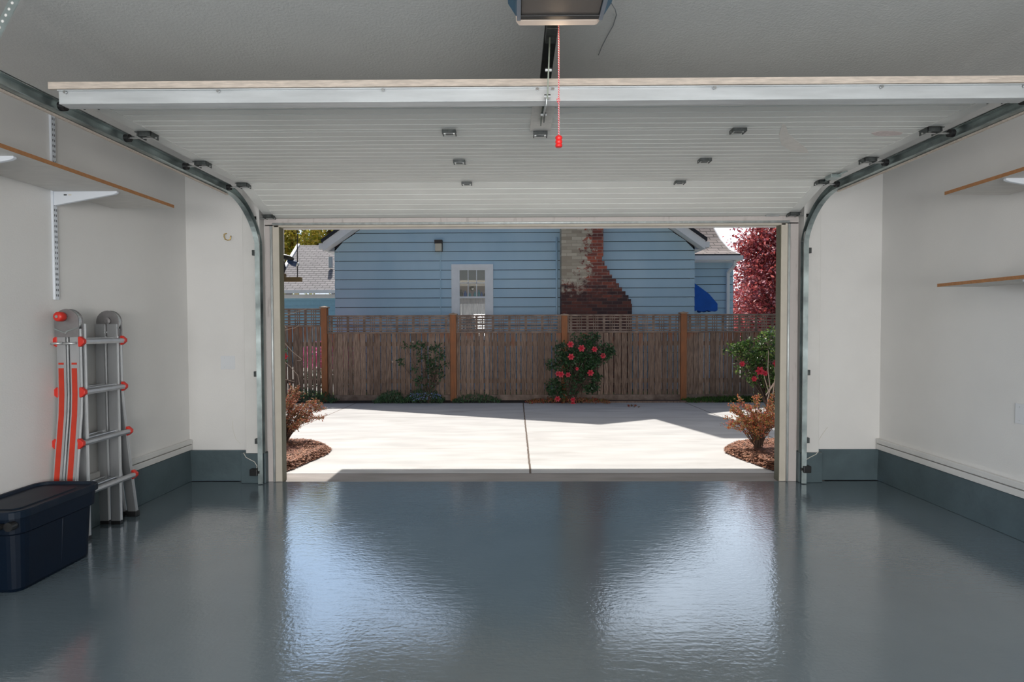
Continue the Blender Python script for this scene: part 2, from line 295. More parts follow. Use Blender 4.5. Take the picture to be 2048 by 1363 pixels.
# ------------------------------------------------------------------ mesh builder
class MB:
    def __init__(s): s.v = []; s.f = []
    def add(s, vs, fs):
        o = len(s.v); s.v += [tuple(v) for v in vs]; s.f += [tuple(i+o for i in f) for f in fs]; return s
    def box(s, x0, x1, y0, y1, z0, z1):
        vs = [(x, y, z) for z in (z0, z1) for y in (y0, y1) for x in (x0, x1)]
        return s.add(vs, [(0,2,3,1), (4,5,7,6), (0,1,5,4), (2,6,7,3), (0,4,6,2), (1,3,7,5)])
    def obox(s, c, ax, ay, az):          # oriented box: centre and half-axes
        c = Vector(c); ax = Vector(ax); ay = Vector(ay); az = Vector(az)
        vs = [c + i*ax + j*ay + k*az for k in (-1,1) for j in (-1,1) for i in (-1,1)]
        return s.add(vs, [(0,2,3,1), (4,5,7,6), (0,1,5,4), (2,6,7,3), (0,4,6,2), (1,3,7,5)])
    def bar(s, a, b, w, h, up=(0,0,1)):  # rectangular bar between two points
        a = Vector(a); b = Vector(b); d = (b-a); l = d.length; d.normalize()
        u = Vector(up); sd = d.cross(u)
        if sd.length < 1e-4: sd = d.cross(Vector((1,0,0)))
        sd.normalize(); u = sd.cross(d)
        return s.obox((a+b)/2, d*l/2, sd*w/2, u*h/2)
    def tube(s, pts, r, n=8, caps=True):
        pts = [Vector(p) for p in pts]; rs = r if isinstance(r, (list, tuple)) else [r]*len(pts)
        o = len(s.v); prev = None
        for i, p in enumerate(pts):
            d = (pts[min(i+1, len(pts)-1)] - pts[max(i-1, 0)]).normalized()
            if prev is None:
                u = Vector((0,0,1)) if abs(d.z) < .9 else Vector((1,0,0)); a = d.cross(u).normalized()
            else:
                a = (prev - d*prev.dot(d)).normalized()
            prev = a; b = d.cross(a)
            for k in range(n):
                t = 2*PI*k/n; s.v.append(tuple(p + rs[i]*(math.cos(t)*a + math.sin(t)*b)))
        for i in range(len(pts)-1):
            for k in range(n):
                k2 = (k+1) % n; s.f.append((o+i*n+k, o+i*n+k2, o+(i+1)*n+k2, o+(i+1)*n+k))
        if caps:
            s.f.append(tuple(o+k for k in reversed(range(n)))); s.f.append(tuple(o+(len(pts)-1)*n+k for k in range(n)))
        return s
    def cyl(s, a, b, r, n=16): return s.tube([a, b], r, n)
    def prism(s, poly, axis, a, b):      # poly: 2d list; extruded along axis from a to b
        def P(p, t):
            if axis == 'x': return (t, p[0], p[1])
            if axis == 'y': return (p[0], t, p[1])
            return (p[0], p[1], t)
        n = len(poly); vs = [P(p, a) for p in poly] + [P(p, b) for p in poly]
        fs = [tuple(range(n)), tuple(reversed(range(n, 2*n)))] + [(i, i+n, (i+1)%n+n, (i+1)%n) for i in range(n)]
        return s.add(vs, fs)
    def lathe(s, prof, c, n=16, axis='z'):   # prof: (r, h)
        o = len(s.v); c = Vector(c)
        for r, h in prof:
            for k in range(n):
                t = 2*PI*k/n; x, y = r*math.cos(t), r*math.sin(t)
                s.v.append(tuple(c + (Vector((x, y, h)) if axis == 'z' else Vector((x, h, y)))))
        for i in range(len(prof)-1):
            for k in range(n):
                k2 = (k+1) % n; s.f.append((o+i*n+k, o+i*n+k2, o+(i+1)*n+k2, o+(i+1)*n+k))
        s.f.append(tuple(o+k for k in reversed(range(n)))); s.f.append(tuple(o+(len(prof)-1)*n+k for k in range(n)))
        return s
    def leaf(s, p, l, w, d=None):
        p = Vector(p); d = d or Vector((R(-1,1), R(-1,1), R(-.8,1)))
        d = d.normalized(); sd = d.cross(Vector((R(-1,1), R(-1,1), R(-1,1)))).normalized(); nn = d.cross(sd)
        o = len(s.v)
        s.v += [tuple(p), tuple(p + d*l*.5 + sd*w*.5 + nn*w*.15), tuple(p + d*l), tuple(p + d*l*.5 - sd*w*.5 + nn*w*.15)]
        s.f.append((o, o+1, o+2, o+3)); return s
    def build(s, name, m, parent=None, bevel=0, smooth=False, seg=2, kind=None, label=None):
        me = bpy.data.meshes.new(name); me.from_pydata(s.v, [], s.f); me.validate(); me.update()
        import bmesh
        if len(s.v) < 60000:
            bm = bmesh.new(); bm.from_mesh(me); bmesh.ops.recalc_face_normals(bm, faces=bm.faces); bm.to_mesh(me); bm.free()
        me.materials.append(m)
        if smooth:
            for p in me.polygons: p.use_smooth = True
        o = bpy.data.objects.new(name, me); C.objects.link(o)
        if parent:
            o.parent = parent
            w = world_of(parent); o.matrix_parent_inverse = w.inverted()
        if bevel:
            b = o.modifiers.new('bevel', 'BEVEL'); b.width = bevel; b.segments = seg; b.limit_method = 'ANGLE'; b.angle_limit = .7; b.harden_normals = False
        if kind: o['kind'] = kind
        if label: o['label'] = label
        return o
def world_of(o):
    m = Matrix.Translation(o.location)
    if o.parent: return world_of(o.parent) @ o.matrix_parent_inverse @ m
    return m
def B(): return MB()
def tag(o, label, cat, group=None, kind=None):
    o['label'] = label; o['category'] = cat
    if group: o['group'] = group
    if kind: o['kind'] = kind
    return o
def thing(name, loc, label, cat, group=None):
    o = bpy.data.objects.new(name, None); C.objects.link(o); o.location = loc; o.empty_display_size = .1
    return tag(o, label, cat, group)
def struct(mb, name, m, label, bevel=0, cat=None):
    o = mb.build(name, m, bevel=bevel); o['kind'] = 'structure'; o['label'] = label; o['category'] = cat or name.split('_')[0]; return o

# ------------------------------------------------------------------ garage shell
XL, XR, YW, ZC, YB = -2.79, 3.07, 4.59, 2.69, -4.2
struct(B().box(XL-.2, XR+.2, YB-.2, 4.545, -.12, 0), 'floor', M['floor'], 'glossy slate grey painted garage floor')
struct(B().box(-2.35, 2.6, 4.545, 4.80, -.12, -.002), 'floor_threshold', M['apron'], 'worn bare concrete strip under the garage door line', cat='floor')
struct(B().box(XL-.2, XR+.2, YB-.2, 4.8, ZC, ZC+.12), 'ceiling', M['ceil'], 'textured off-white garage ceiling')
struct(B().box(XL-.2, XL, YB-.2, 4.8, 0, ZC), 'wall_left', M['wall'], 'off-white painted left garage wall')
struct(B().box(XR, XR+.2, YB-.2, 4.8, 0, ZC), 'wall_right', M['wall'], 'off-white painted right garage wall')
fw = B().box(XL, -2.10, YW, 4.8, 0, ZC).box(2.35, XR, YW, 4.8, 0, ZC).box(-2.10, 2.35, YW, 4.8, 2.165, ZC)
struct(fw, 'wall_front', M['wall'], 'off-white wall around the garage door opening')
# unseen rear wall; window band invented to hold the interior fill light
bw = B().box(XL, XR, YB-.15, YB, 0, .35).box(XL, XR, YB-.15, YB, 2.05, ZC).box(XL, -2.3, YB-.15, YB, .35, 2.05).box(2.5, XR, YB-.15, YB, .35, 2.05)
struct(bw, 'wall_back', M['wall'], 'off-white rear garage wall with an added opening for fill light')
wf = B()
for x in (-2.3, -1.1, .1, 1.3, 2.44): wf.box(x, x+.06, YB-.11, YB-.04, .35, 2.05)
wf.box(-2.3, 2.5, YB-.11, YB-.04, .35, .41).box(-2.3, 2.5, YB-.11, YB-.04, 1.99, 2.05)
struct(wf, 'window_fill_frame', M['trim'], 'white frame added in the unseen rear fill-light opening')
# painted concrete stem curbs
cb = B().prism([(-2.79, 0), (-2.765, 0), (-2.775, .262), (-2.79, .262)], 'y', YB, 4.575)
struct(cb, 'baseboard_left', M['curb'], 'dark grey painted concrete curb along the left wall', .004)
cb = B().prism([(3.07, 0), (3.045, 0), (3.052, .258), (3.07, .258)], 'y', YB, 4.575)
struct(cb, 'baseboard_right', M['curb'], 'dark grey painted concrete curb along the right wall', .004)
cb = B().box(-2.78, -2.30, 4.572, 4.6, 0, .262).box(-2.31, -2.101, 4.50, 4.6, 0, .25)
struct(cb, 'baseboard_front_left', M['curb'], 'dark grey painted concrete curb left of the door opening', .006, 'baseboard')
cb = B().box(2.53, 3.06, 4.572, 4.6, 0, .262).box(2.351, 2.545, 4.50, 4.6, 0, .25)
struct(cb, 'baseboard_front_right', M['curb'], 'dark grey painted concrete curb right of the door opening', .006, 'baseboard')
# ledger trims above side curbs: two strips with a gap
for nm, x0, x1, z, lab in (('trim_1', -2.79, -2.762, .268, 'white ledger strips above the left concrete curb'), ('trim_2', 3.036, 3.07, .264, 'white ledger strips above the right concrete curb')):
    struct(B().box(x0, x1, YB, 4.58, z, z+.043).box(x0+.003*(x0 < 0)*0, x1, YB, 4.58, z+.050, z+.088), nm, M['trim'], lab, .003)
# vertical casings
struct(B().box(-2.265, -2.125, 4.50, 4.60, .252, 2.62), 'trim_3', M['trim'], 'white vertical casing left of the door track', .004)
struct(B().box(2.372, 2.512, 4.50, 4.60, .252, 2.62), 'trim_4', M['trim'], 'white vertical casing right of the door track', .004)
# wooden door jambs and head
for nm, s, xa, xb, lab in (('trim_5', 1, -2.10, -1.98, 'worn pinkish white left door jamb with weatherstrip'), ('trim_6', -1, 2.35, 2.205, 'worn pinkish white right door jamb with weatherstrip')):
    x0, x1 = min(xa, xb), max(xa, xb)
    t = struct(B().box(x0, x1, 4.545, 4.60, .0, 2.165), nm, M['jamb'], lab, .003)
    bx0 = xb - s*.052
    B().box(min(bx0, xb), max(bx0, xb), 4.539, 4.598, .004, 2.155).build('stop_board', M['jambb'], t, .002)
    B().tube([(bx0 - s*.012, 4.537, .004), (bx0 - s*.012, 4.537, 2.15)], .010, 8).build('weatherstrip', M['weather'], t, smooth=True)
    e0 = xb + s*.0005
    B().box(min(e0, e0+s*.004), max(e0, e0+s*.004), 4.545, 4.62, .0, 2.15).build('outer_edge', M['olive'], t)
t = struct(B().box(-2.10, 2.35, 4.545, 4.60, 2.150, 2.215), 'trim_7', M['jamb'], 'worn pinkish white head board over the door opening', .003)
B().tube([(-2.03, 4.536, 2.167), (2.27, 4.536, 2.167)], .010, 8).build('weatherstrip', M['weather'], t, smooth=True)
B().box(-2.02, 2.24, 4.539, 4.598, 2.143, 2.155).build('stop_board', M['jambb'], t)

# ------------------------------------------------------------------ garage door
ZD, XD0, XD1 = 2.388, -2.085, 2.325
door = thing('garage_door', ((XD0+XD1)/2, 3.5, ZD), 'white ribbed sectional garage door rolled up overhead on its tracks', 'garage door')
SEC = 0.533
a4 = math.atan2(-.185, .50)
secs = [((2.500, ZD), 0.0), ((2.500+SEC, ZD), 0.0), ((2.500+2*SEC, ZD), 0.0), ((2.500+3*SEC, ZD), a4)]
def sec_pt(o, a, s, t):   # s along the section, t up through thickness
    return (o[0] + s*math.cos(a) - t*math.sin(a), o[1] + s*math.sin(a) + t*math.cos(a))
for k, (o, a) in enumerate(secs):
    prof = [(0.0015, .003)]
    SL_ = SEC if k < 3 else .495
    s = .0015; prof.append((.006, 0))
    for j in range(1, 8):
        c = SEC*j/7.6 + .01
        if c > SL_-.03: break
        prof += [(c-.005, 0), (c-.002, .0032), (c+.002, .0032), (c+.005, -.0004)]
    prof += [(SL_-.006, 0), (SL_-.0015, .003), (SL_-.0015, .036), (.0015, .036)]
    poly = [sec_pt(o, a, *p) for p in prof]
    B().prism(poly, 'x', XD0, XD1).build('door_panel', M['doorw'], door)
    for xa, xb in ((XD0-.002, XD0+.075), (XD1-.075, XD1+.002)):
        poly = [sec_pt(o, a, *p) for p in ((.004, -.002), (SL_-.004, -.002), (SL_-.004, .037), (.004, .037))]
        B().prism(poly, 'x', xa, xb).build('end_stile', M['stile'], door)
B().box(XD0-.045, XD1+.03, 2.484, 2.500, ZD+.004, ZD+.036).build('top_edge', M['edge'], door, .002)
# strut: vertical web with lips
st = B().box(XD0, XD1, 2.490, 2.494, ZD-.062, ZD-.002).box(XD0, XD1, 2.480, 2.494, ZD-.006, ZD-.001).box(XD0, XD1, 2.494, 2.550, ZD-.062, ZD-.058).box(XD0, XD1, 2.546, 2.550, ZD-.058, ZD-.002)
strut = st.build('strut', M['strut'], door, .001)
for x in (-2.05, -1.35, -.6, .10, .17, .9, 1.65, 2.29):
    B().cyl((x, 2.486, ZD-.012), (x, 2.478, ZD-.012), .007, 8).build('bolt', M['bolt'], strut)
# bottom seal
o4, _ = secs[3]; SQ = .495; e = sec_pt(o4, a4, SQ, 0)
poly = [sec_pt(o4, a4, *p) for p in ((SQ, -.003), (SQ+.016, .004), (SQ+.016, .032), (SQ, .037))]
B().prism(poly, 'x', XD0, XD1).build('bottom_seal', M['rubber'], door)
poly = [sec_pt(o4, a4, *p) for p in ((SQ-.03, -.012), (SQ+.004, -.012), (SQ+.004, -.001), (SQ-.03, -.001))]
B().prism(poly, 'x', 2.075, 2.185).build('lift_handle', M['galv'], door, .002)
# hinges
def hinge(x, y, z, ang=0, w=.035):
    m = B()
    m.box(x-w, x+w, y-.034, y-.012, z-.003, z).box(x-w, x+w, y+.012, y+.030, z-.003, z)
    for sx in (-1, 1):
        m.box(x+sx*w-.003, x+sx*w+.003, y-.034, y+.024, z-.020, z)
    m.box(x-w, x+w, y-.034, y-.029, z-.018, z)
    m.box(x-w*.6, x+w*.6, y-.008, y+.010, z-.018, z-.014)
    h = m.build('hinge', M['dark'], door, .001)
    B().cyl((x-w-.004, y, z-.012), (x+w+.004, y, z-.012), .0045, 8).build('pin', M['bolt'], h)
    for sx in (-1, 1): B().cyl((x+sx*w*.6, y-.02, z-.007), (x+sx*w*.6, y-.02, z-.001), .005, 6).build('bolt', M['bolt'], h)
J = [2.500+SEC, 2.500+2*SEC, 2.500+3*SEC]
for y in J:
    hinge(-.366, y, ZD-.002); hinge(1.228, y, ZD-.002)
hinge(.137, J[0], ZD-.014, w=.036)
# end roller brackets: top fixture, three joints, bottom fixture
def roller(y, z, side, small=False):
    xe = XD0 if side < 0 else XD1
    s = side
    m = B(); xa, xb = xe - s*.080, xe + s*.012
    m.box(min(xa, xb), max(xa, xb), y-.036, y-.010, z-.004, z).box(min(xa, xb), max(xa, xb), y+.010, y+.036, z-.004, z)
    for q in (xa, xe - s*.012):
        m.box(min(q, q+s*.005), max(q, q+s*.005), y-.036, y+.030, z-.030, z)
    m.box(min(xa, xe), max(xa, xe), y-.036, y-.031, z-.026, z)
    h = m.build('roller_bracket', M['dark'], door, .001)
    B().cyl((xe - s*.085, y+.002, z-.024), (xe + s*.085, y+.002, z-.024), .0055, 8).build('stem', M['bolt'], h, smooth=False)
    B().lathe([(.010, -.012), (.022, -.012), (.022, .012), (.010, .012)], (0, 0, 0), 14).v  # noqa
    rr = B().cyl((xe + s*.062, y+.002, z-.024), (xe + s*.088, y+.002, z-.024), .021, 14)
    rr.build('roller', M['black'], h)
    for dx in (.02, .06): B().cyl((xe - s*dx, y-.022, z-.010), (xe - s*dx, y-.022, z-.003), .006, 6).build('bolt', M['bolt'], h)
for side in (-1, 1):
    roller(2.60, ZD-.004, side)
    for y in J: roller(y, ZD-.004, side)
    roller(e[0]-.05, e[1]+.018, side)
# slide lock on the right
lk = B().box(2.245, 2.315, 3.90, 3.98, ZD-.030, ZD-.004).box(2.285, 2.30, 3.80, 4.06, ZD-.02, ZD-.012)
lk.build('slide_lock', M['track'], door, .002)
# operator bracket plate
pl = B().prism([(.083, 2.555), (.196, 2.555), (.193, 3.005), (.080, 3.005)], 'z', ZD-.012, ZD-.003).build('operator_bracket', M['smear'], door, .001, label='cream painted plate for the opener arm')
B().box(.130, .135, 2.66, 2.86, ZD-.040, ZD-.012).build('tab', M['arm'], pl)
B().box(.141, .146, 2.66, 2.76, ZD-.060, ZD-.012).build('tab', M['dark'], pl)
# smudges on the panels
def smear(pts, Yz, mm, nm):
    P = [at(px, py, 2.9) for px, py in pts]
    out = []
    for px, py in pts:
        d = ray(px, py); t = (ZD-.0012-CAM.z)/d.z; q = CAM + d*t; out.append((q.x, q.y))
    B().prism(out, 'z', ZD-.0014, ZD-.0004).build(nm, mm, door)
smear([(1565,247),(1572,250),(1576,266),(1590,279),(1612,296),(1618,306),(1598,305),(1578,300),(1563,289),(1558,270)], 0, M['smear'], 'paint_smear')
smear([(1742,266),(1760,262),(1785,262),(1806,265),(1800,270),(1770,272),(1750,271)], 0, M['pinkmark'], 'pink_smudge')

# ------------------------------------------------------------------ tracks
def track(side, label):
    xc = (-2.178 if side < 0 else 2.418)
    root = thing('door_track', (xc, 4.5, 0), label, 'track', 'garage door tracks')
    # path in (Y, z): horizontal run, quarter bend, vertical run
    zt = ZD - .028; rr = .36; yv = 4.485 - .0
    path = [(1.0, zt-.004)] + [(yv-rr, zt)]
    for k in range(1, 13):
        t = PI/2*k/12; path.append((yv-rr+rr*math.sin(t), zt-rr+rr*math.cos(t)))
    xv = -2.118 if side < 0 else 2.362
    def channel(pts, nm, m):
        # C channel cross-section opening towards the door (inwards)
        cs = [(-.012, .026), (-.012, .022), (.022, .026), (.022, -.026), (-.012, -.022), (-.012, -.026), (.026, -.030), (.026, .030)]
        # (u outward from door, v normal in Y-z plane)
        mb = B(); n = len(cs)
        for i, (y, z) in enumerate(pts):
            a = pts[max(i-1, 0)]; b = pts[min(i+1, len(pts)-1)]
            dy, dz = b[0]-a[0], b[1]-a[1]; l = math.hypot(dy, dz); ny, nz = -dz/l, dy/l
            f_ = max(0.0, min(1.0, (zt - z)/rr)) if nm == 'horizontal_track' else 0
            for u, v in cs: mb.v.append((xc + f_*(xv-xc) + side*u, y + ny*v, z + nz*v))
        for i in range(len(pts)-1):
            for k in range(n):
                k2 = (k+1) % n; mb.f.append((i*n+k, i*n+k2, (i+1)*n+k2, (i+1)*n+k))
        mb.f.append(tuple(range(n))); mb.f.append(tuple(reversed(range((len(pts)-1)*n, len(pts)*n))))
        return mb.build(nm, m, root)
    channel(path, 'horizontal_track', M['track'])
    xc0 = xc
    xc = -2.118 if side < 0 else 2.362
    # vertical run set closer to the jamb; the bend leans across
    last = path[-1]
    channel([(last[0], last[1]), (last[0], .006)], 'vertical_track', M['track'])
    # joining the bend: angle iron hung above the horizontal run
    B().box(min(xc0+side*.026, xc0+side*.030), max(xc0+side*.026, xc0+side*.030), 1.0, 4.16, zt-.034, zt+.030).box(min(xc0-side*.004, xc0+side*.030), max(xc0-side*.004, xc0+side*.030), 1.0, 4.15, zt+.032, zt+.035).build('angle_iron', M['galv'], root)
    B().box(min(xc0+side*.020, xc0+side*.034), max(xc0+side*.020, xc0+side*.034), 1.0, 4.16, zt-.043, zt-.033).build('painted_lip', M['edge'], root)
    for z in (1.92, .92, .36):
        x1 = xc + side*.030; x2 = xc + side*.055
        B().box(min(x1, x2), max(x1, x2), last[0]-.02, 4.499, z-.022, z+.022).build('wall_bracket', M['dark'], root, .002)
    return root
track(-1, 'galvanised steel door track curving up along the left wall')
track(1, 'galvanised steel door track curving up along the right wall')
# perforated hanger strap at top left
tr = [o for o in bpy.data.objects if o.name == 'door_track'][0]
ra, rb = at(-22, 98, 1.95), at(43, -25, 1.95)
dv = (rb-ra).normalized(); nrm = Vector((-dv.z, 0, dv.x))
strap = B(); strap.bar(ra, rb, .004, .032, up=nrm)
s_o = strap.build('hanger_strap', M['track'], tr)
hm = B(); L_ = (rb-ra).length
for k in range(int(L_/.0245)):
    p = ra + dv*(.012+k*.0245); hm.cyl(p + Vector((0, -.0035, 0)), p + Vector((0, .0, 0)), .0052, 8)
hm.build('strap_hole', M['wall'], s_o)

# ------------------------------------------------------------------ opener
op = thing('garage_door_opener', (.157, 1.8, 2.4), 'blue and grey garage door opener with lit lens hanging from the ceiling', 'garage door opener')
B().box(.020, .295, 1.40, 1.935, 2.392, 2.62).build('housing', M['opbase'], op, .004)
for s, x0 in ((-1, .020), (1, .295)):
    poly = [(x0, 2.392), (x0 + s*.018, 2.398), (x0 + s*.045, 2.44), (x0+s*.045, 2.60), (x0, 2.62)]
    B().prism(poly, 'y', 1.40, 1.945).build('side_shell', M['opblue'], op, .003)
    B().box(min(x0, x0+s*.014)+0, max(x0, x0+s*.014), 1.395, 1.95, 2.384, 2.392).build('corner_strip', M['opgrey'], op, .001)
B().box(.018, .297, 1.925, 1.947, 2.386, 2.60).build('end_cap', M['black'], op, .002)
poly = [(1.945, 2.385), (2.005, 2.380), (2.022, 2.40), (2.03, 2.56), (1.945, 2.56)]
lens = B()
lens.prism([(-.010, 2.56), (.004, 2.40), (.014, 2.386), (.293, 2.386), (.303, 2.40), (.324, 2.56)], 'y', 1.948, 1.988)
lens.build('lamp_lens', M['lens'], op, .006, label='lit translucent lamp lens')
rail = B().box(.128, .184, 2.03, 4.58, 2.575, 2.60).build('rail', M['rail'], op, .002)
B().box(.120, .192, 4.54, 4.589, 2.52, 2.62).build('header_bracket', M['galv'], op)
B().box(.132, .180, 2.30, 2.42, 2.545, 2.575).build('trolley', M['dark'], op, .003)
arm = B().bar((.150, 2.372, 2.56), (.143, 2.452, 2.318), .006, .020, up=(0, 1, 0)).build('arm', M['arm'], op)
aj = B().bar((.146, 2.430, 2.395), (.139, 2.470, 2.300), .006, .022, up=(0, 1, 0)).bar((.139, 2.466, 2.306), (.138, 2.70, 2.345), .006, .022, up=(0, 0, 1)).build('curved_arm', M['galv'], op, .002)
for p in ((.146, 2.415, 2.43), (.143, 2.45, 2.33), (.138, 2.69, 2.343)):
    B().cyl((p[0]-.014, p[1], p[2]), (p[0]+.014, p[1], p[2]), .008, 6).build('bolt', M['bolt'], aj)
B().tube([(.150, 2.05, 2.60), (.150, 2.2, 2.70), (.151, 2.1, 2.70)], .0001, 3).v
# release cord hanging from the trolley
cord = thing('release_cord', (.166, 2.10, 2.04), 'red and white emergency release cord with red ribbed handle', 'cord')
B().tube([(.166, 2.10, 2.57), (.1665, 2.10, 2.30), (.1662, 2.10, 2.03)], .0028, 6).build('rope', M['rope'], cord)
B().tube([(.166, 2.10, 2.175), (.160, 2.098, 2.170), (.163, 2.097, 2.158), (.169, 2.098, 2.163), (.166, 2.10, 2.178)], .0034, 6).build('knot', M['rope'], cord)
hp = [(.006, .0)]
for k in range(3):
    z = k*.0145; hp += [(.0115, z+.001), (.0135, z+.004), (.0135, z+.010), (.0112, z+.0135)]
hp += [(.005, .0455)]
B().lathe(hp, (.1662, 2.10, 1.988), 18).build('handle', M['redhandle'], cord, smooth=True)
# thin loose wire on the ceiling
pts = [(1221,-8),(1230,12),(1233,30),(1226,52),(1213,75),(1203,95),(1197,110)]
wp = []
for px, py in pts:
    d = ray(px, py); t = (2.684-CAM.z)/d.z; wp.append(CAM + d*t)
wp[0].z = 2.66; wp[1].z = 2.672
wr = B().tube(wp, .0022, 5).build('ceiling_wire', M['wire']); tag(wr, 'thin loose grey wire running over the ceiling beside the opener', 'wire')
# ceiling lamp added behind the camera, unseen, for interior fill
fx = thing('fill_lamp', (0, -1.6, ZC), 'added white fluorescent fill lamp on the ceiling, unseen behind the camera', 'lamp')
B().box(-.65, .65, -1.72, -1.48, ZC-.06, ZC).build('housing', M['whitemetal'], fx, .005)
for y in (-1.66, -1.54): B().cyl((-.6, y, ZC-.078), (.6, y, ZC-.078), .013, 10).build('tube', M['lamp'], fx)

# ------------------------------------------------------------------ shelves
def bracket(root, xw, s, y, z, ln, h=.085):
    # tapered sheet bracket, s = direction into room
    poly = [(xw + s*.014, z), (xw + s*ln, z), (xw + s*ln, z-.012), (xw + s*(ln-.02), z-.02), (xw + s*.014, z-h)]
    b = B().prism(poly, 'y', y-.010, y+.010).build('bracket', M['whitemetal'], root, .003)
    for k in (0, 1):
        B().box(xw+s*(.085+k*.028)-.009, xw+s*(.085+k*.028)+.009, y-.0108, y-.0098, z-.026, z-.018).build('slot', M['slot'] if k == 0 else M['wwire'], b)
def shelf(name, label, xw, s, z, y0, y1, dep, brs):
    xf = xw + s*dep
    root = thing(name, ((xw+xf)/2, (y0+y1)/2, z), label, 'shelf', None)
    x0, x1 = sorted((xw + s*.016, xf - s*.002))
    B().box(x0, x1, y0, y1, z-.019, z).build('board', M['particle'], root)
    xa, xb = sorted((xf - s*.002, xf))
    B().box(xa, xb, y0, y1, z-.0195, z+.0005).build('front_edge', M['mdf'], root, label='raw brown board edge')
    for y in brs: bracket(root, xw, s, y, z-.0195, dep-.05 if s > 0 else dep-.03)
    return root
shelf('wall_shelf', 'long white shelf with brown edge high on the left wall', XL, 1, 2.145, 1.2, 3.73, .445, (3.27, 2.60, 1.5))
shelf('wall_shelf', 'upper of the two brown-edged shelves on the right wall', XR, -1, 2.128, 1.4, 3.40, .415, (3.02, 1.9))
shelf('wall_shelf', 'lower of the two brown-edged shelves on the right wall', XR, -1, 1.572, 1.4, 3.55, .335, (2.98, 1.9))
def standard(x, s, y, z0, z1, label):
    o = thing('shelf_standard', (x, y, (z0+z1)/2), label, 'shelf standard', 'white slotted shelf standards')
    B().box(*sorted((x, x+s*.014)), y-.0155, y+.0155, z0, z1).build('channel', M['whitemetal'], o, .002)
    m = B(); z = z0+.02
    while z < z1-.03:
        for dy in (-.006, .006): m.box(*sorted((x+s*.0142, x+s*.0150)), y+dy-.002, y+dy+.002, z, z+.014)
        z += .032
    m.build('slots', M['slot'], o)
standard(XL, 1, 3.27, 1.475, 2.60, 'white slotted shelf standard on the left wall above the ladder')
standard(XL, 1, 2.60, 1.475, 2.60, 'white slotted shelf standard on the left wall nearer the camera')
standard(XR, -1, 3.02, 1.40, 2.32, 'white slotted shelf standard on the right wall behind the two shelves')

# ------------------------------------------------------------------ wall plates, hook, sensors
def wallplate(x0, x1, z0, z1, y, label):
    r = thing('wall_plate', ((x0+x1)/2, y, (z0+z1)/2), label, 'wall plate', None)
    B().box(x0, x1, y-.006, y, z0, z1).build('plate', M['plate'], r, .002)
    for fx_ in (.28, .72):
        for z in (z0+.018, z1-.018): B().cyl((x0+(x1-x0)*fx_, y-.0075, z), (x0+(x1-x0)*fx_, y-.006, z), .003, 8).build('screw', M['galv'], r)
p0, p1 = at(442, 738, 4.59), at(470, 711, 4.59)
wallplate(p0.x, p1.x, p0.z, p1.z, 4.59, 'blank white double wall plate left of the door opening')
r = thing('electrical_plate', (XR, 3.25, .85), 'white blank electrical plate on the right wall above the curb', 'wall plate')
q = 3.07*F/(2028-1032); z1 = 1.3 - (808-654)/F*q; z0 = 1.3 - (848-654)/F*q
B().box(XR-.006, XR, q-.155, q, z0, z1).build('plate', M['plate'], r, .002)
for yy in (q-.03, q-.12):
    for zz in (z0+.02, z1-.02): B().cyl((XR-.0075, yy, zz), (XR-.006, yy, zz), .003, 8).build('screw', M['galv'], r)
hk = [at(*p, 4.575) for p in ((452,466),(448,468),(448,473),(450,478),(455,480),(460,479),(461,474),(462,471))]
hk[0].y = 4.588
h = B().tube(hk, .0042, 8).build('wall_hook', M['brass'], smooth=True); tag(h, 'small brass hook screwed into the wall left of the opening', 'hook')
def sensor(px, py, s, label):
    c = at(px, py, 4.47)
    o = thing('door_sensor', c, label, 'sensor', 'black door safety sensors')
    B().box(c.x-.033, c.x+.030, 4.44, 4.485, c.z-.028, c.z+.028).build('body', M['black'], o, .005)
    B().cyl((c.x+s*.028, 4.458, c.z), (c.x+s*.045, 4.458, c.z), .012, 12).build('lens', M['black'], o)
    B().box(c.x-.012, c.x+.012, 4.484, 4.50, c.z-.012, c.z+.012).build('mount', M['dark'], o)
    return o, c
o, c = sensor(510, 943, 1, 'black safety sensor on the curb left of the opening')
w = [at(*p, 4.495) for p in ((487,905),(492,914),(501,919),(509,923),(514,931),(513,937))]
B().tube(w, .003, 6).build('cable', M['wwire'], o, smooth=True)
o, c = sensor(1612, 937, -1, 'black safety sensor on the curb right of the opening')
w = [at(*p, 4.495) for p in ((1637,902),(1632,908),(1620,914),(1610,920),(1605,927),(1606,932))]
B().tube(w, .003, 6).build('cable', M['wwire'], o, smooth=True)
# thin loose wires on the front wall
w = [at(*p, 4.587) for p in ((465,840),(466,860),(472,878),(482,888))]
o = B().tube(w, .0015, 5).build('loose_wire', M['wwire']); tag(o, 'thin white wire hanging on the wall left of the casing', 'wire')
w = [at(*p, 4.587) for p in ((1637,880),(1646,866),(1655,854))]
o = B().tube(w, .0018, 5).build('loose_wire', M['wwire']); tag(o, 'short pale wire standing out right of the casing', 'wire')

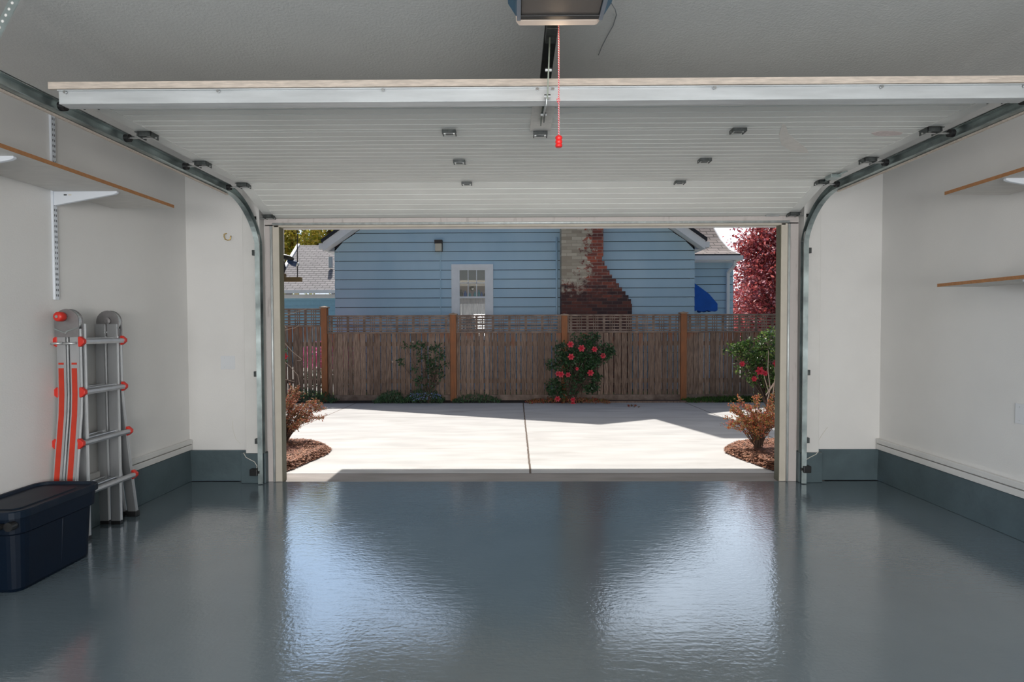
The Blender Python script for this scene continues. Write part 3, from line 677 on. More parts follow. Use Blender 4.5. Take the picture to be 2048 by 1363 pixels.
# ------------------------------------------------------------------ ladder
ld = thing('folding_ladder', (-2.69, 3.42, 0), 'folded aluminium multi-position ladder with red caps standing against left wall', 'ladder')
AX, BX = -2.743, -2.663          # rail centre lines of the two halves
def rail_part(x, pts, w=.055, d=.026, m='alu'):
    mb = B(); n = len(pts)
    cs = [(-w/2, -d/2), (w/2, -d/2), (w/2, -d/4), (w/2-.006, 0), (w/2, d/4), (w/2, d/2), (-w/2, d/2)]
    for (y, z) in pts:
        for u, v in cs: mb.v.append((x+u, y+v, z))
    k = len(cs)
    for i in range(n-1):
        for j in range(k):
            j2 = (j+1) % k; mb.f.append((i*k+j, i*k+j2, (i+1)*k+j2, (i+1)*k+j))
    mb.f.append(tuple(range(k))); mb.f.append(tuple(reversed(range((n-1)*k, n*k))))
    return mb.build('rail', M[m], ld)
NO = [(3.262, 1.30), (3.262, .90), (3.255, .78), (3.205, .35), (3.165, .03)]
FO = [(3.600, 1.30), (3.600, .95), (3.612, .80), (3.668, .36), (3.718, .03)]
for x in (AX, BX):
    ro = rail_part(x, NO)
    # red-orange warning tape on the face towards the camera
    def strip(x, za, zb, nm='tape'):
        pts = [(3.262-.0135, za)] + [(y-.0135, z) for y, z in NO[1:] if zb < z < za]
        def yat(z):
            for (ya, z1), (yb, z2) in zip(NO, NO[1:]):
                if z2 <= z <= z1: return ya + (yb-ya)*(z1-z)/(z1-z2)
        pts = [(yat(za)-.0140, za)] + [(y-.0140, z) for y, z in NO[1:-1] if zb < z < za] + [(yat(zb)-.0140, zb)]
        mb = B()
        for y, z in pts: mb.v += [(x-.019, y, z), (x+.013, y, z), (x+.013, y+.002, z), (x-.019, y+.002, z)]
        for i in range(len(pts)-1):
            for j in range(4): mb.f.append((i*4+j, i*4+(j+1) % 4, (i+1)*4+(j+1) % 4, (i+1)*4+j))
        mb.f += [(0,1,2,3), tuple(len(pts)*4-1-i for i in range(4))]
        mb.build(nm, M['orange'], ro)
    strip(x, 1.062, .10); strip(x, 1.095, 1.083)
    B().box(x-.030, x+.030, NO[-1][0]-.018, NO[-1][0]+.018, 0.001, .034).build('foot', M['black'], ro, .003)
    rail_part(x, FO)
    fo = [o for o in ld.children][-1]
    B().box(x-.032, x+.034, FO[-1][0]-.022, FO[-1][0]+.020, 0.001, .036).build('foot', M['black'], fo, .003)
    for y in (3.296, 3.566):
        ri = rail_part(x, [(y, 1.33), (y, .022)], .058, .026)
        B().box(x-.030, x+.030, y-.015, y+.015, 0.001, .024).build('foot', M['black'], ri)
# rungs with red end caps
for k, z in enumerate((1.222, .915, .607, .300)):
    yn = 3.262 if z > .85 else 3.262 - (.8-z)*.12; yf = 3.600 if z > .9 else 3.600 + (.9-z)*.135
    for x, s in ((BX, 1), (AX, -1)):
        xr = x + s*.043
        m = B(); cs = [(-.012, -.012), (-.006, -.016), (.008, -.016), (.014, -.004), (.012, .010), (.002, .015), (-.006, .013), (-.012, .015)]
        for y in (yn-.004, yf+.004):
            for u, v in cs: m.v.append((xr+u*.95, y, z+v))
        for j in range(8): m.f.append((j, (j+1) % 8, 8+(j+1) % 8, 8+j))
        m.f += [tuple(range(8)), tuple(range(8, 16))]
        rg = m.build('rung', M['alu'], ld)
        # inner rung seen behind
        B().bar((x-.0*s, 3.30, z+.008), (x-.0*s, 3.56, z+.008), .030, .030).build('rung', M['alu'], ld, .005)
        for y, sy in ((yn-.004, -1), (yf+.004, 1)):
            poly = [(xr-.020, z-.031), (xr-.008, z-.031), (xr+.016, z-.010), (xr+.017, z+.010), (xr-.008, z+.031), (xr-.020, z+.031)]
            if s < 0: poly = [(2*xr-a, b) for a, b in poly]
            B().prism(poly, 'y', y-.012, y+.012).build('end_cap', M['red'], rg, .004)
# hinges
for y, knob in ((3.262, True), (3.590, False)):
    poly = [(-2.775, 1.25), (-2.632, 1.25), (-2.630, 1.345)]
    for k in range(13):
        t = PI*k/12; poly.append((-2.703 + .074*math.cos(t), 1.345 + .074*math.sin(t)))
    poly.append((-2.777, 1.345))
    hg = B().prism(poly, 'y', y-.020, y-.014).prism(poly, 'y', y+.010, y+.016).build('hinge', M['alud'], ld, .002)
    B().cyl((-2.703, y-.013, 1.345), (-2.703, y+.009, 1.345), .070, 28).build('hinge_disc', M['galv'], hg)
    B().prism([(-2.775, 1.302), (-2.71, 1.278), (-2.70, 1.287), (-2.632, 1.308), (-2.632, 1.304), (-2.70, 1.281), (-2.71, 1.272), (-2.775, 1.297)], 'y', y-.023, y-.019).build('rim', M['track'], hg)
    B().cyl((-2.706, y-.024, 1.275), (-2.706, y-.02, 1.275), .006, 8).build('bolt', M['bolt'], hg)
    if knob:
        kb = B().lathe([(.016, .010), (.026, .006), (.029, -.004), (.029, -.030), (.022, -.038), (.010, -.040)], (-2.722, y-.026, 1.372), 18, 'y').build('knob', M['red'], hg, smooth=True)
        B().lathe([(.009, 0), (.009, -.006)], (-2.722, y-.062, 1.372), 10, 'y').build('bolt', M['bolt'], hg)
    else:
        B().lathe([(.024, 0), (.024, -.010), (.012, -.014)], (-2.700, y-.022, 1.35), 18, 'y').build('hub', M['alud'], hg)
        B().lathe([(.022, 0), (.028, .022), (.012, .03)], (-2.69, y+.016, 1.365), 14, 'y').build('knob', M['red'], hg)
# J-shaped locking pins
for x in (AX, BX):
    pts = [(x+.018, 3.235, 1.213), (x-.020, 3.225, 1.212), (x-.048, 3.232, 1.210), (x-.052, 3.262, 1.209), (x-.04, 3.28, 1.209)]
    B().tube(pts, .0065, 8).build('locking_pin', M['galv'], ld, smooth=True)

# ------------------------------------------------------------------ storage tote
tt = thing('storage_tote', (-2.58, 2.86, 0), 'dark navy plastic storage tote with closed lid left of the ladder', 'tote')
def rrect(x0, x1, y0, y1, r, n=5):
    out = []
    for cx, cy, a0 in ((x1-r, y1-r, 0), (x0+r, y1-r, PI/2), (x0+r, y0+r, PI), (x1-r, y0+r, 1.5*PI)):
        for k in range(n+1):
            t = a0 + PI/2*k/n; out.append((cx + r*math.cos(t), cy + r*math.sin(t)))
    return out
def loft(rings, name, m, parent, smooth=False, bevel=0):
    mb = B(); n = len(rings[0][0])
    for ring, z in rings:
        for p in ring: mb.v.append((p[0], p[1], z))
    for i in range(len(rings)-1):
        for j in range(n): mb.f.append((i*n+j, i*n+(j+1) % n, (i+1)*n+(j+1) % n, (i+1)*n+j))
    mb.f.append(tuple(range(n))); mb.f.append(tuple(reversed(range((len(rings)-1)*n, len(rings)*n))))
    return mb.build(name, m, parent, smooth=smooth, bevel=bevel)
tx0, tx1, ty0, ty1 = -2.772, -2.405, 2.575, 3.125
def inset(d, r): return rrect(tx0+d, tx1-d, ty0+d, ty1-d, r)
loft([(inset(.052, .045), .0), (inset(.042, .055), .018), (inset(.030, .06), .285), (inset(.030, .06), .288), (inset(.014, .065), .300), (inset(.010, .065), .388)], 'body', M['tote'], tt)
sm = B()
for y in (2.866,): sm.add([(tx1-.047, y-.004, .02), (tx1-.042, y, .02), (tx1-.047, y+.004, .02), (tx1-.031, y-.004, .285), (tx1-.025, y, .285), (tx1-.031, y+.004, .285)], [(0,1,4,3), (1,2,5,4)])
sm.build('seam', M['tote'], tt)
lid = loft([(inset(0, .07), .378), (inset(0, .07), .409), (inset(.004, .07), .414), (inset(.020, .06), .414), (inset(.026, .055), .400), (inset(.075, .04), .400), (inset(.080, .04), .406), (inset(.13, .03), .406)], 'lid', M['toteln'], tt)
B().box(-2.70, -2.47, 2.545, 2.585, .335, .36).build('handle', M['black'], tt, .008)
for x in (-2.45, -2.72): B().cyl((x, 2.60, .345), (x, 2.57, .345), .022, 14).build('handle_pivot', M['black'], tt)

# ================================================================== OUTSIDE
def gpoly(pts, z0=None): return [grd(*p) for p in pts]
dr = B(); ys = [4.80, 5.2, 6.4, 8.0, 9.80]
o_ = 0
for y in ys: dr.v += [(-9, y, gz(y)), (9, y, gz(y)), (9, y, gz(y)-.12), (-9, y, gz(y)-.12)]
for i in range(len(ys)-1):
    for j in range(4): dr.f.append((i*4+j, i*4+(j+1) % 4, (i+1)*4+(j+1) % 4, (i+1)*4+j))
dr.f += [(0,1,2,3), (16,17,18,19)]
d = dr.build('driveway', M['drive']); tag(d, 'pale concrete driveway between the garage and the fence', 'driveway', kind='structure')
s = B().box(-14, 14, 9.80, 10.6, -.25, -.082).build('planting_strip', M['soil']); tag(s, 'dark soil strip along the foot of the fence', 'soil', kind='structure')
M['yard'] = mat('dry_yard_gravel', (0.34, 0.32, 0.29), 0.9, var=.15, vscale=6)
s = B().box(-60, 60, 11.75, 90, -.3, -.105).build('yard', M['yard']); tag(s, 'pale gravel yard around the houses behind the fence', 'yard', kind='structure')
s = B().box(-40, 40, 10.6, 11.75, -.3, -.10).build('lawn', M['lawn']); tag(s, 'sunlit green lawn behind the wooden fence', 'lawn', kind='structure')
# kerb strip of wood by the fence foot
kb = B().box(1.2, 3.6, 9.83, 9.93, -.09, -.05).build('ground_board', M['fence']); tag(kb, 'low weathered board lying along the fence foot at right', 'board')

# mulch beds
def mulch(name, pts, label, n):
    P = gpoly(pts); c = sum(P, Vector())/len(P)
    mb = B(); N_ = len(P)
    for p in P: mb.v.append((p.x, p.y, gz(p.y)+.004))
    for p in P:
        q = c + (p-c)*.82; mb.v.append((q.x, q.y, gz(q.y)+.045))
    mb.v.append((c.x, c.y, gz(c.y)+.07))
    for i in range(N_):
        j = (i+1) % N_; mb.f += [(i, j, N_+j, N_+i), (N_+i, N_+j, 2*N_)]
    bed = mb.build(name, M['mulchb']); tag(bed, label, 'mulch', kind='stuff')
    ch = B(); k = 0
    while k < n:
        i = random.randrange(N_); a = P[i]; b = P[(i+1) % N_]; u, v = sorted((R(0,1), R(0,1)))
        q = a*u + b*(v-u) + c*(1-v)
        rr = 1-v; ed = v
        zz = gz(q.y) + .004 + min(1, (1-ed)/.18)*.05 + R(0, .012)
        l = R(.015, .05); ang = R(0, 2*PI); dd = Vector((math.cos(ang), math.sin(ang), R(-.3,.3)))*l/2; sd = Vector((-math.sin(ang), math.cos(ang), R(-.3,.3)))*R(.004, .010)
        p = Vector((q.x, q.y, zz)); o = len(ch.v)
        ch.v += [tuple(p-dd-sd), tuple(p+dd-sd*.5), tuple(p+dd+sd), tuple(p-dd+sd*.6)]; ch.f.append((o, o+1, o+2, o+3)); k += 1
    ch.build('bark_chips', M['mulch'], bed)
mulch('mulch_bed', [(500,886),(560,884),(600,883),(630,887),(652,893),(662,900),(655,908),(636,917),(610,928),(585,939),(560,947),(520,948)], 'reddish bark mulch bed at the left edge of the driveway', 5200)
mulch('mulch_bed', [(1600,884),(1560,882),(1505,884),(1468,889),(1449,897),(1452,906),(1475,916),(1505,927),(1535,938),(1562,946),(1590,948)], 'reddish bark mulch bed at the right edge of the driveway', 5200)

# ------------------------------------------------------------------ fence
FY = 10.2
fn = thing('wooden_fence', (0, FY, -.08), 'weathered cedar fence with lattice top across the back of the driveway', 'fence')
posts = [(-5.95, 1.66), (at(650, 700, FY).x, 1.70), (at(907, 700, FY).x, 1.565), (at(1128.5, 700, FY).x, 1.545), (at(1366, 700, FY).x, 1.575), (5.55, 1.575)]
for x, zt in posts:
    p = B().box(x-.055, x+.055, FY-.055, FY+.055, -.10, zt-.03).build('post', M['post'], fn, .004)
    B().box(x-.075, x+.075, FY-.075, FY+.075, zt-.03, zt-.008).add([(x-.065, FY-.065, zt-.008), (x+.065, FY-.065, zt-.008), (x+.065, FY+.065, zt-.008), (x-.065, FY+.065, zt-.008), (x, FY, zt+.012)], [(0,1,4), (1,2,4), (2,3,4), (3,0,4)]).build('post_cap', M['cap'], p)
for i in range(5):
    x0 = posts[i][0]+.055; x1 = posts[i+1][0]-.055
    zt = 1.665 if i == 0 else 1.535
    zl = zt - .345
    # frame of lattice
    B().box(x0, x1, FY-.03, FY+.03, zt-.035, zt).box(x0, x1, FY-.03, FY+.03, zl, zl+.035).box(x0, x0+.03, FY-.02, FY+.02, zl, zt).box(x1-.03, x1, FY-.02, FY+.02, zl, zt).build('lattice_frame', M['lattice'], fn, .003)
    lt = B()
    for k in range(5):
        z = zl + .035 + (.275)*(k+.5)/5; lt.box(x0+.03, x1-.03, FY-.010, FY+.000, z-.0125, z+.0125)
    x = x0+.05; k = 0
    while x < x1-.05:
        w = (.045, .014, .014, .014)[k % 4]; lt.box(x, x+w, FY+.0005, FY+.010, zl+.03, zt-.03)
        x += w + (.085, .026, .026, .085)[k % 4]; k += 1
    lt.build('lattice', M['lattice'], fn)
    bd = B(); x = x0+.004
    while x < x1-.03:
        w = random.choice((.055, .068, .080, .098, .125, .085)); w = min(w, x1-x-.002)
        yo = R(-.004, .004); bd.box(x, x+w, FY-.012+yo, FY+.008+yo, .03+R(-.01,.01), zl)
        x += w + random.choice((.008, .011, .016, .020))
    bd.build('board_panel', M['fence'], fn)
    B().box(x0, x1, FY-.03, FY+.03, -.07, .03).box(x0, x1, FY+.012, FY+.05, .95, 1.03).box(x0, x1, FY+.012, FY+.05, .25, .33).build('rail', M['lattice'], fn)

# ------------------------------------------------------------------ blue house
HY = 12.0
hs = thing('blue_house', (0, HY, -.1), 'blue lap-sided gabled house behind the fence', 'house')
apx, apz, ex, ez, sl = -.045, 5.82, 4.095, 2.95, .70
def gable_z(x): return apz - abs(x-apx)*sl
def siding(z0, z1, xa, xb, y, clip=None, ex_=.2036, ref=3.373, t=.024):
    mb = B(); k = math.floor((z0-ref)/ex_)
    z = ref + k*ex_
    while z < z1:
        a, b = max(z, z0), min(z+ex_, z1)
        def lim(zz):
            if not clip: return xa, xb
            h = (apz - zz)/sl; return max(xa, apx-h), min(xb, apx+h)
        (l0, r0), (l1, r1) = lim(a), lim(b)
        if r0-l0 > .02:
            a += .011; vs = [(l0, y-t, a), (r0, y-t, a), (r1, y-.004, b), (l1, y-.004, b), (l0, y, a), (r0, y, a)]
            mb.add(vs, [(0,1,2,3), (0,4,5,1), (0,3,4), (1,5,2)])
        z += ex_
    return mb
wallx0, wallx1 = -4.0, 3.93
m = siding(-.1, 5.75, wallx0, wallx1, HY, True)
m.build('gable_wall', M['siding'], hs)
B().prism([(wallx0, -.1), (wallx1, -.1), (wallx1, 3.05), (apx, 5.80), (wallx0, 3.05)], 'y', HY, HY+.06).build('lap_shade_backing', M['drkroof'], hs)  # dark backing paints the shadow lines between siding laps
B().box(wallx0, wallx0+.1, HY, 20, -.1, 3.05).box(wallx1-.1, wallx1, HY, 20, -.1, 3.05).box(wallx0, wallx1, 19.9, 20, -.1, 3.0).build('side_wall', M['siding'], hs)
# roof slabs
for s in (-1, 1):
    e0 = (apx + s*ex, ez); a0 = (apx, apz)
    # bargeboard
    th = .19
    B().prism([(e0[0], e0[1]), (a0[0], a0[1]), (a0[0], a0[1]+th), (e0[0], e0[1]+th)], 'y', HY-.34, HY-.30).build('bargeboard', M['white'], hs)
    B().prism([(e0[0]+s*.03, e0[1]+th-.015), (a0[0], a0[1]+th+.005), (a0[0], a0[1]+th+.075), (e0[0]+s*.03, e0[1]+th+.055)], 'y', HY-.37, 20.3).build('roof', M['drkroof'], hs)
    B().prism([(e0[0], e0[1]+.03), (a0[0], a0[1]+.03), (a0[0], a0[1]+.05), (e0[0], e0[1]+.05)], 'y', HY-.30, HY).build('soffit', M['white'], hs)
    B().box(*sorted((e0[0], wallx0 if s < 0 else wallx1)), HY-.02, 20, ez+.02, ez+.04).box(*sorted((e0[0], e0[0]+s*.10)), HY-.31, 20.2, ez+.05, ez+.17).build('gutter', M['white'], hs)
# chimney with stepped shoulder
cx0, cx1 = .973, 1.862
stp = [(1200, 512), (1204, 522), (1209, 531), (1214, 540), (1219, 549), (1224, 557), (1232, 566), (1238, 574), (1244, 582), (1251, 590), (1257, 598), (1262, 607)]
poly = [(cx0, -.1), (at(1264, 612, HY-.4).x, -.1)]
zs = [at(x, y, HY-.4) for x, y in stp]
poly.append((at(1264, 612, HY-.4).x, zs[-1].z))
for i in range(len(zs)-1, 0, -1):
    poly.append((zs[i].x, zs[i].z)); poly.append((zs[i].x, zs[i-1].z))
poly.append((cx1, zs[0].z)); poly.append((cx1, 7.5)); poly.append((cx0, 7.5))
B().prism(poly, 'y', HY-.40, HY+.3).build('chimney', M['brick'], hs)
# corner board by chimney & vertical conduit pipe
B().tube([(at(1113.5, 475, HY-.05).x, HY-.05, at(1113.5, 475, HY).z), (at(1113.5, 475, HY-.05).x, HY-.05, .0)], .022, 10).build('pipe', M['siding'], hs, smooth=True)
# wall lamp and conduit
c = at(877, 491, HY-.1)
lp = B().box(c.x-.085, c.x+.085, HY-.15, HY-.02, c.z+.045, c.z+.125).build('lamp_hood', M['fixture'], hs, .004)
B().box(c.x-.070, c.x+.070, HY-.14, HY-.03, c.z-.115, c.z+.045).build('lamp_lens', M['soffit'], lp, .004)
B().box(c.x-.082, c.x+.082, HY-.05, HY-.02, c.z-.125, c.z+.045).build('lamp_back', M['fixture'], lp)
B().tube([(c.x+.03, HY-.035, c.z-.12), (c.x+.03, HY-.035, 0)], .011, 8).build('conduit', M['siding'], hs)
# window
w0, w1 = at(903.5, 529, HY), at(986.5, 529, HY); wz1 = w0.z; wz0 = -.0 + 1.02
X0, X1 = w0.x, w1.x
fr = B().box(X0, X1, HY-.090, HY-.020, wz1-.085, wz1).box(X0, X0+.135, HY-.090, HY-.020, wz0, wz1-.085).box(X1-.135, X1, HY-.090, HY-.020, wz0, wz1-.085).box(X0+.135, X1-.135, HY-.090, HY-.020, wz0, wz0+.09)
wd = fr.build('window', M['white'], hs)
gx0, gx1 = X0+.135, X1-.135
sash = B()
zr = at(945, 594.5, HY).z
sash.box(gx0+.045, gx1-.045, HY-.078, HY-.052, zr-.02, zr+.02).box(gx0, gx0+.045, HY-.078, HY-.052, wz0+.09, wz1-.13).box(gx1-.045, gx1, HY-.078, HY-.052, wz0+.09, wz1-.13).box(gx0, gx1, HY-.078, HY-.052, wz1-.13, wz1-.085)
gx0 += .045; gx1 -= .045
for t in (1/3, 2/3): sash.box(gx0+(gx1-gx0)*t-.009, gx0+(gx1-gx0)*t+.009, HY-.072, HY-.056, zr, wz1-.1)
zm = at(945, 566, HY).z; sash.box(gx0, gx1, HY-.072, HY-.056, zm-.009, zm+.009)
sash.build('sash', M['white'], wd)
gl = B().box(gx0, gx1, HY-.062, HY-.059, wz0, wz1-.1)
def glassmat():
    m = bpy.data.materials.new('clear_pane'); nt, b = nodes(m); N = nt.nodes; L = nt.links
    g = N.new('ShaderNodeBsdfGlossy'); g.inputs['Roughness'].default_value = .02; t = N.new('ShaderNodeBsdfTransparent'); mx = N.new('ShaderNodeMixShader'); mx.inputs[0].default_value = .12
    L.new(t.outputs[0], mx.inputs[1]); L.new(g.outputs[0], mx.inputs[2]); L.new(mx.outputs[0], N['Material Output'].inputs[0]); return m
M['pane'] = glassmat()
gl.build('pane', M['pane'], wd)
# shallow room seen inside with curtain
B().box(gx0-.04, gx1+.04, HY-.031, HY-.027, wz0-.02, wz1-.05).build('interior_panel', M['interior'], wd)
cu = B(); n = 60
for i in range(n+1):
    x = gx0 + (gx1-gx0)*i/n; y = HY-.044 + .004*math.sin(i*1.35)
    cu.v += [(x, y, wz0), (x, y, zr-.02)]
for i in range(n): cu.f.append((2*i, 2*i+2, 2*i+3, 2*i+1))
cu.build('curtain', M['curtain'], wd)
# bottles on the sash rail: separate things
cols = {'b': ('gblue', 'cobalt blue'), 't': ('gteal', 'teal'), 'd': ('gdark', 'dark green')}
bt = [(922.5, .060, .115, 'd', 'square dark green jar at the left end of the window ledge'), (931, .055, .100, 'b', 'squat cobalt blue bottle second from left on window ledge'),
      (940, .045, .070, 't', 'low pale teal dish left of the window centre'), (950.5, .055, .085, 't', 'teal bottle right of the window centre'),
      (958, .045, .115, 't', 'tall teal bottle by the right muntin of the window'), (963.5, .04, .075, 'b', 'small cobalt blue jar right of the tall teal bottle'), (969, .035, .055, 'd', 'tiny dark green jar at the right end of window ledge')]
for px, w, hgt, k, lab in bt:
    x = at(px, 590, HY).x; zb = zr+.020; w *= 1.25; hgt *= 1.25
    o = B().lathe([(w*.48, 0), (w*.5, hgt*.1), (w*.5, hgt*.55), (w*.25, hgt*.72), (w*.22, hgt*.92), (w*.28, hgt)], (0, 0, 0), 12)
    for i, v in enumerate(o.v): o.v[i] = (x+v[0], HY-.046+v[1]*.14, zb+v[2])
    b = o.build('glass_bottle', M[cols[k][0]], smooth=True); tag(b, lab, 'bottle', 'small glass bottles on the window ledge')
c = at(944.5, 577, HY)
od = B().lathe([(.010, -.055), (.034, -.03), (.052, .01), (.048, .035), (.03, .05)], (0, 0, 0), 14)
for i, v in enumerate(od.v): od.v[i] = (c.x+v[0], HY-.046+v[1]*.12, c.z+v[2])
b = od.build('window_ornament', M['gdark']); tag(b, 'dark round ornament hanging in the middle window pane', 'ornament')
# right wing
WY = 14.2
siding(-.1, 2.98, 3.0, at(1466, 600, WY).x, WY, False, ref=3.0).build('wing_wall', M['siding'], hs)
B().box(3.9, at(1466, 600, WY).x-.01, WY, WY+.1, -.1, 3.0).build('wing_shade_backing', M['drkroof'], hs)  # same dark backing, giving the wing its painted lap shadows
B().box(at(1466, 600, WY).x-.1, at(1466, 600, WY).x, WY, 20, -.1, 3.0).build('wing_wall', M['siding'], hs)
er = at(1479, 519, 13.9).x
prof = [(13.85, 3.13), (14.5, 3.33), (15.18, 3.72), (15.9, 4.30), (17.5, 5.8), (17.5, 5.7), (15.9, 4.2), (15.18, 3.64), (14.5, 3.26), (13.85, 3.06)]
B().prism(prof, 'x', 3.6, er-.03).build('wing_roof', M['shingle'], hs)
prof2 = [(p[0]-.01, p[1]+.012) for p in prof]
B().prism(prof2, 'x', er-.03, er).build('rake_edge', M['white'], hs)
B().box(3.7, er+.03, 13.74, 13.86, 2.98, 3.09).box(3.7, er, 13.86, WY, 2.96, 2.98).build('wing_gutter', M['white'], hs)
B().box(3.7, er, 13.84, 13.88, 3.085, 3.14).build('wing_roof_edge', M['drkroof'], hs)
dx = at(1456, 600, WY-.08).x
B().bar((dx+.06, 13.85, 2.97), (dx+.06, 13.88, 2.85), .075, .07, up=(0,1,0)).bar((dx+.06, 13.88, 2.86), (dx, WY-.07, 2.70), .075, .07, up=(0,1,0)).box(dx-.04, dx+.04, WY-.1, WY-.03, -.05, 2.72).build('downspout', M['white'], hs, .006)
# awning
aw = thing('window_awning', (4.3, 12.8, 2.0), 'bright blue scalloped canvas awning on the side of the house', 'awning')
ax0 = wallx1; ax1 = at(1435, 607, 12.5).x; zt = at(1388, 556, 12.5).z; zm_ = at(1435, 607, 12.5).z; zb = at(1435, 622, 12.5).z
prf = [(ax0, zt), (ax0+.30, zt-.21), (ax0+.50, zt-.36), (ax1, zm_)]
mb = B()
for y in (12.5, 13.9):
    mb.v += [(x, y, z) for x, z in prf]
mb.f += [(0,1,5,4), (1,2,6,5), (2,3,7,6)]
mb.build('canopy', M['awning'], aw)
sd = B(); k = len(sd.v)
lowz = []
N_ = 18
for i in range(N_+1):
    x = ax0 + (ax1-ax0)*i/N_
    for (xa, za), (xb, zb2) in zip(prf, prf[1:]):
        if xa-1e-6 <= x <= xb+1e-6: zz = za + (zb2-za)*(x-xa)/(xb-xa)
    sc_ = .025*abs(math.sin(PI*3*i/N_)); sd.v += [(x, 12.5, zz), (x, 12.5, zb - sc_+.02)]
for i in range(N_): sd.f.append((2*i, 2*i+2, 2*i+3, 2*i+1))
o = len(sd.v)
for i in range(13):
    y = 12.5 + 1.4*i/12; sc_ = .025*abs(math.sin(PI*4*i/12)); sd.v += [(ax1, y, zm_), (ax1, y, zb-sc_+.02)]
for i in range(12): sd.f.append((o+2*i, o+2*i+2, o+2*i+3, o+2*i+1))
vo = sd.build('valance', M['awning'], aw); mo = vo.modifiers.new('thick', 'SOLIDIFY'); mo.thickness = .004
B().box(wallx1, wallx1+.02, 12.6, 13.8, .6, 1.9).build('window_below', M['glass'], hs)

# ------------------------------------------------------------------ left neighbour
nb = thing('teal_house', (-7, 22, 0), 'teal house with pale grey shingle roof behind the left fence', 'house')
siding(-.1, 2.62, -9.6, -2, 22, False, ref=2.6).build('wall', M['teal'], nb)
B().box(-9.6, -2, 22, 28, -.1, 2.65).build('wall', M['teal'], nb)
e_z = at(620, 580, 21.6).z; r_z = at(620, 490, 25.5).z; xl = at(545, 580, 21.6).x; xr_ = at(598, 490, 25.5).x
mb = B(); mb.v += [(xl, 21.6, e_z), (-2, 21.6, e_z), (-2, 25.5, r_z), (xr_, 25.5, r_z), (xl, 29.4, e_z), (-2, 29.4, e_z)]
mb.v += [(x, y, z-.1) for x, y, z in mb.v[:6]]
mb.f += [(0,1,2,3), (3,2,5,4), (6,7,8,9), (9,8,11,10), (0,1,7,6), (0,3,9,6), (3,4,10,9), (1,2,8,7), (2,5,11,8), (4,5,11,10)]
mb.build('roof', M['shinglel'], nb)
B().bar((xl-.02, 21.55, e_z+.03), (xr_-.02, 25.5, r_z+.03), .12, .10).build('rake_trim', M['white'], nb)
B().box(xl-.1, -2, 21.45, 21.62, e_z-.13, e_z-.0).box(xl, -2, 21.9, 22.0, e_z-.30, e_z-.14).build('gutter', M['white'], nb)
vp = at(661.5, 524, 23.2); B().cyl((vp.x, 23.2, vp.z-.25), (vp.x, 23.2, vp.z+.22), .09, 12).build('vent_pipe', M['galv'], nb)

# ------------------------------------------------------------------ garage roof overhang
ro = B().box(-3.3, 3.6, 4.80, 6.35, 2.60, 2.72).box(-2.12, 3.6, 6.35, 6.76, 2.60, 2.72).box(-3.3, 3.6, YB-.5, 4.80, 2.82, 2.95)
struct(ro, 'roof_overhang', M['soffit'], 'white soffit of the garage roof overhang', cat='roof')
struct(B().box(-3.0, -2.10, 4.80, 4.86, -.05, 2.60).box(2.35, 3.3, 4.80, 4.86, -.05, 2.60), 'wall_exterior', M['soffit'], 'beige outer garage wall beside the opening', cat='wall')
# hanging bar, cord and torch shape seen at top left
hb = thing('hanging_bar', (at(583, 558, 6.2)), 'olive brown wooden bar hanging on a dark rod outside at left', 'hanging bar')
a = at(550, 558, 6.2); b = at(603, 558, 6.2)
B().box(a.x, b.x, 6.17, 6.23, at(0, 563, 6.2).z*0 + at(580, 563, 6.2).z, at(580, 554, 6.2).z).build('bar', M['hbar'], hb, .003)
B().box(a.x, at(571, 550, 6.2).x, 6.17, 6.23, at(571, 554, 6.2).z, at(571, 547, 6.2).z).build('block', M['hbar'], hb, .003)
B().box(at(558, 500, 6.3).x, at(569, 500, 6.3).x, 6.24, 6.30, at(565, 548, 6.3).z, 2.60).build('upright', M['particle'], hb, .003)
rp = at(595, 555, 6.2); B().tube([(rp.x, 6.2, rp.z), (at(594.5, 450, 6.2).x, 6.2, 2.60)], .0055, 6).build('rod', M['rubber'], hb)
cn = thing('garden_tool', at(580, 520, 6.2), 'black curved tube with a blue cap resting above the hanging bar', 'tool')
B().tube([at(552, 512, 6.2), at(566, 513, 6.2), at(577, 515, 6.2), at(586, 519, 6.2)], [.030, .030, .030, .022], 12).build('tube', M['black'], cn, smooth=True)
B().tube([at(576, 521, 6.2), at(586, 526, 6.2), at(594, 529, 6.2)], [.020, .034, .030], 14).build('cap', M['bluecan'], cn, smooth=True)
B().tube([at(594, 529, 6.2), at(596, 530, 6.2)], [.028, .026], 14).build('cap_face', M['galv'], cn, smooth=True)
B().tube([at(566, 548, 6.2), at(570, 535, 6.2), at(566, 522, 6.2), at(560, 513, 6.2)], .013, 8).build('hose', M['drkroof'], cn, smooth=True)

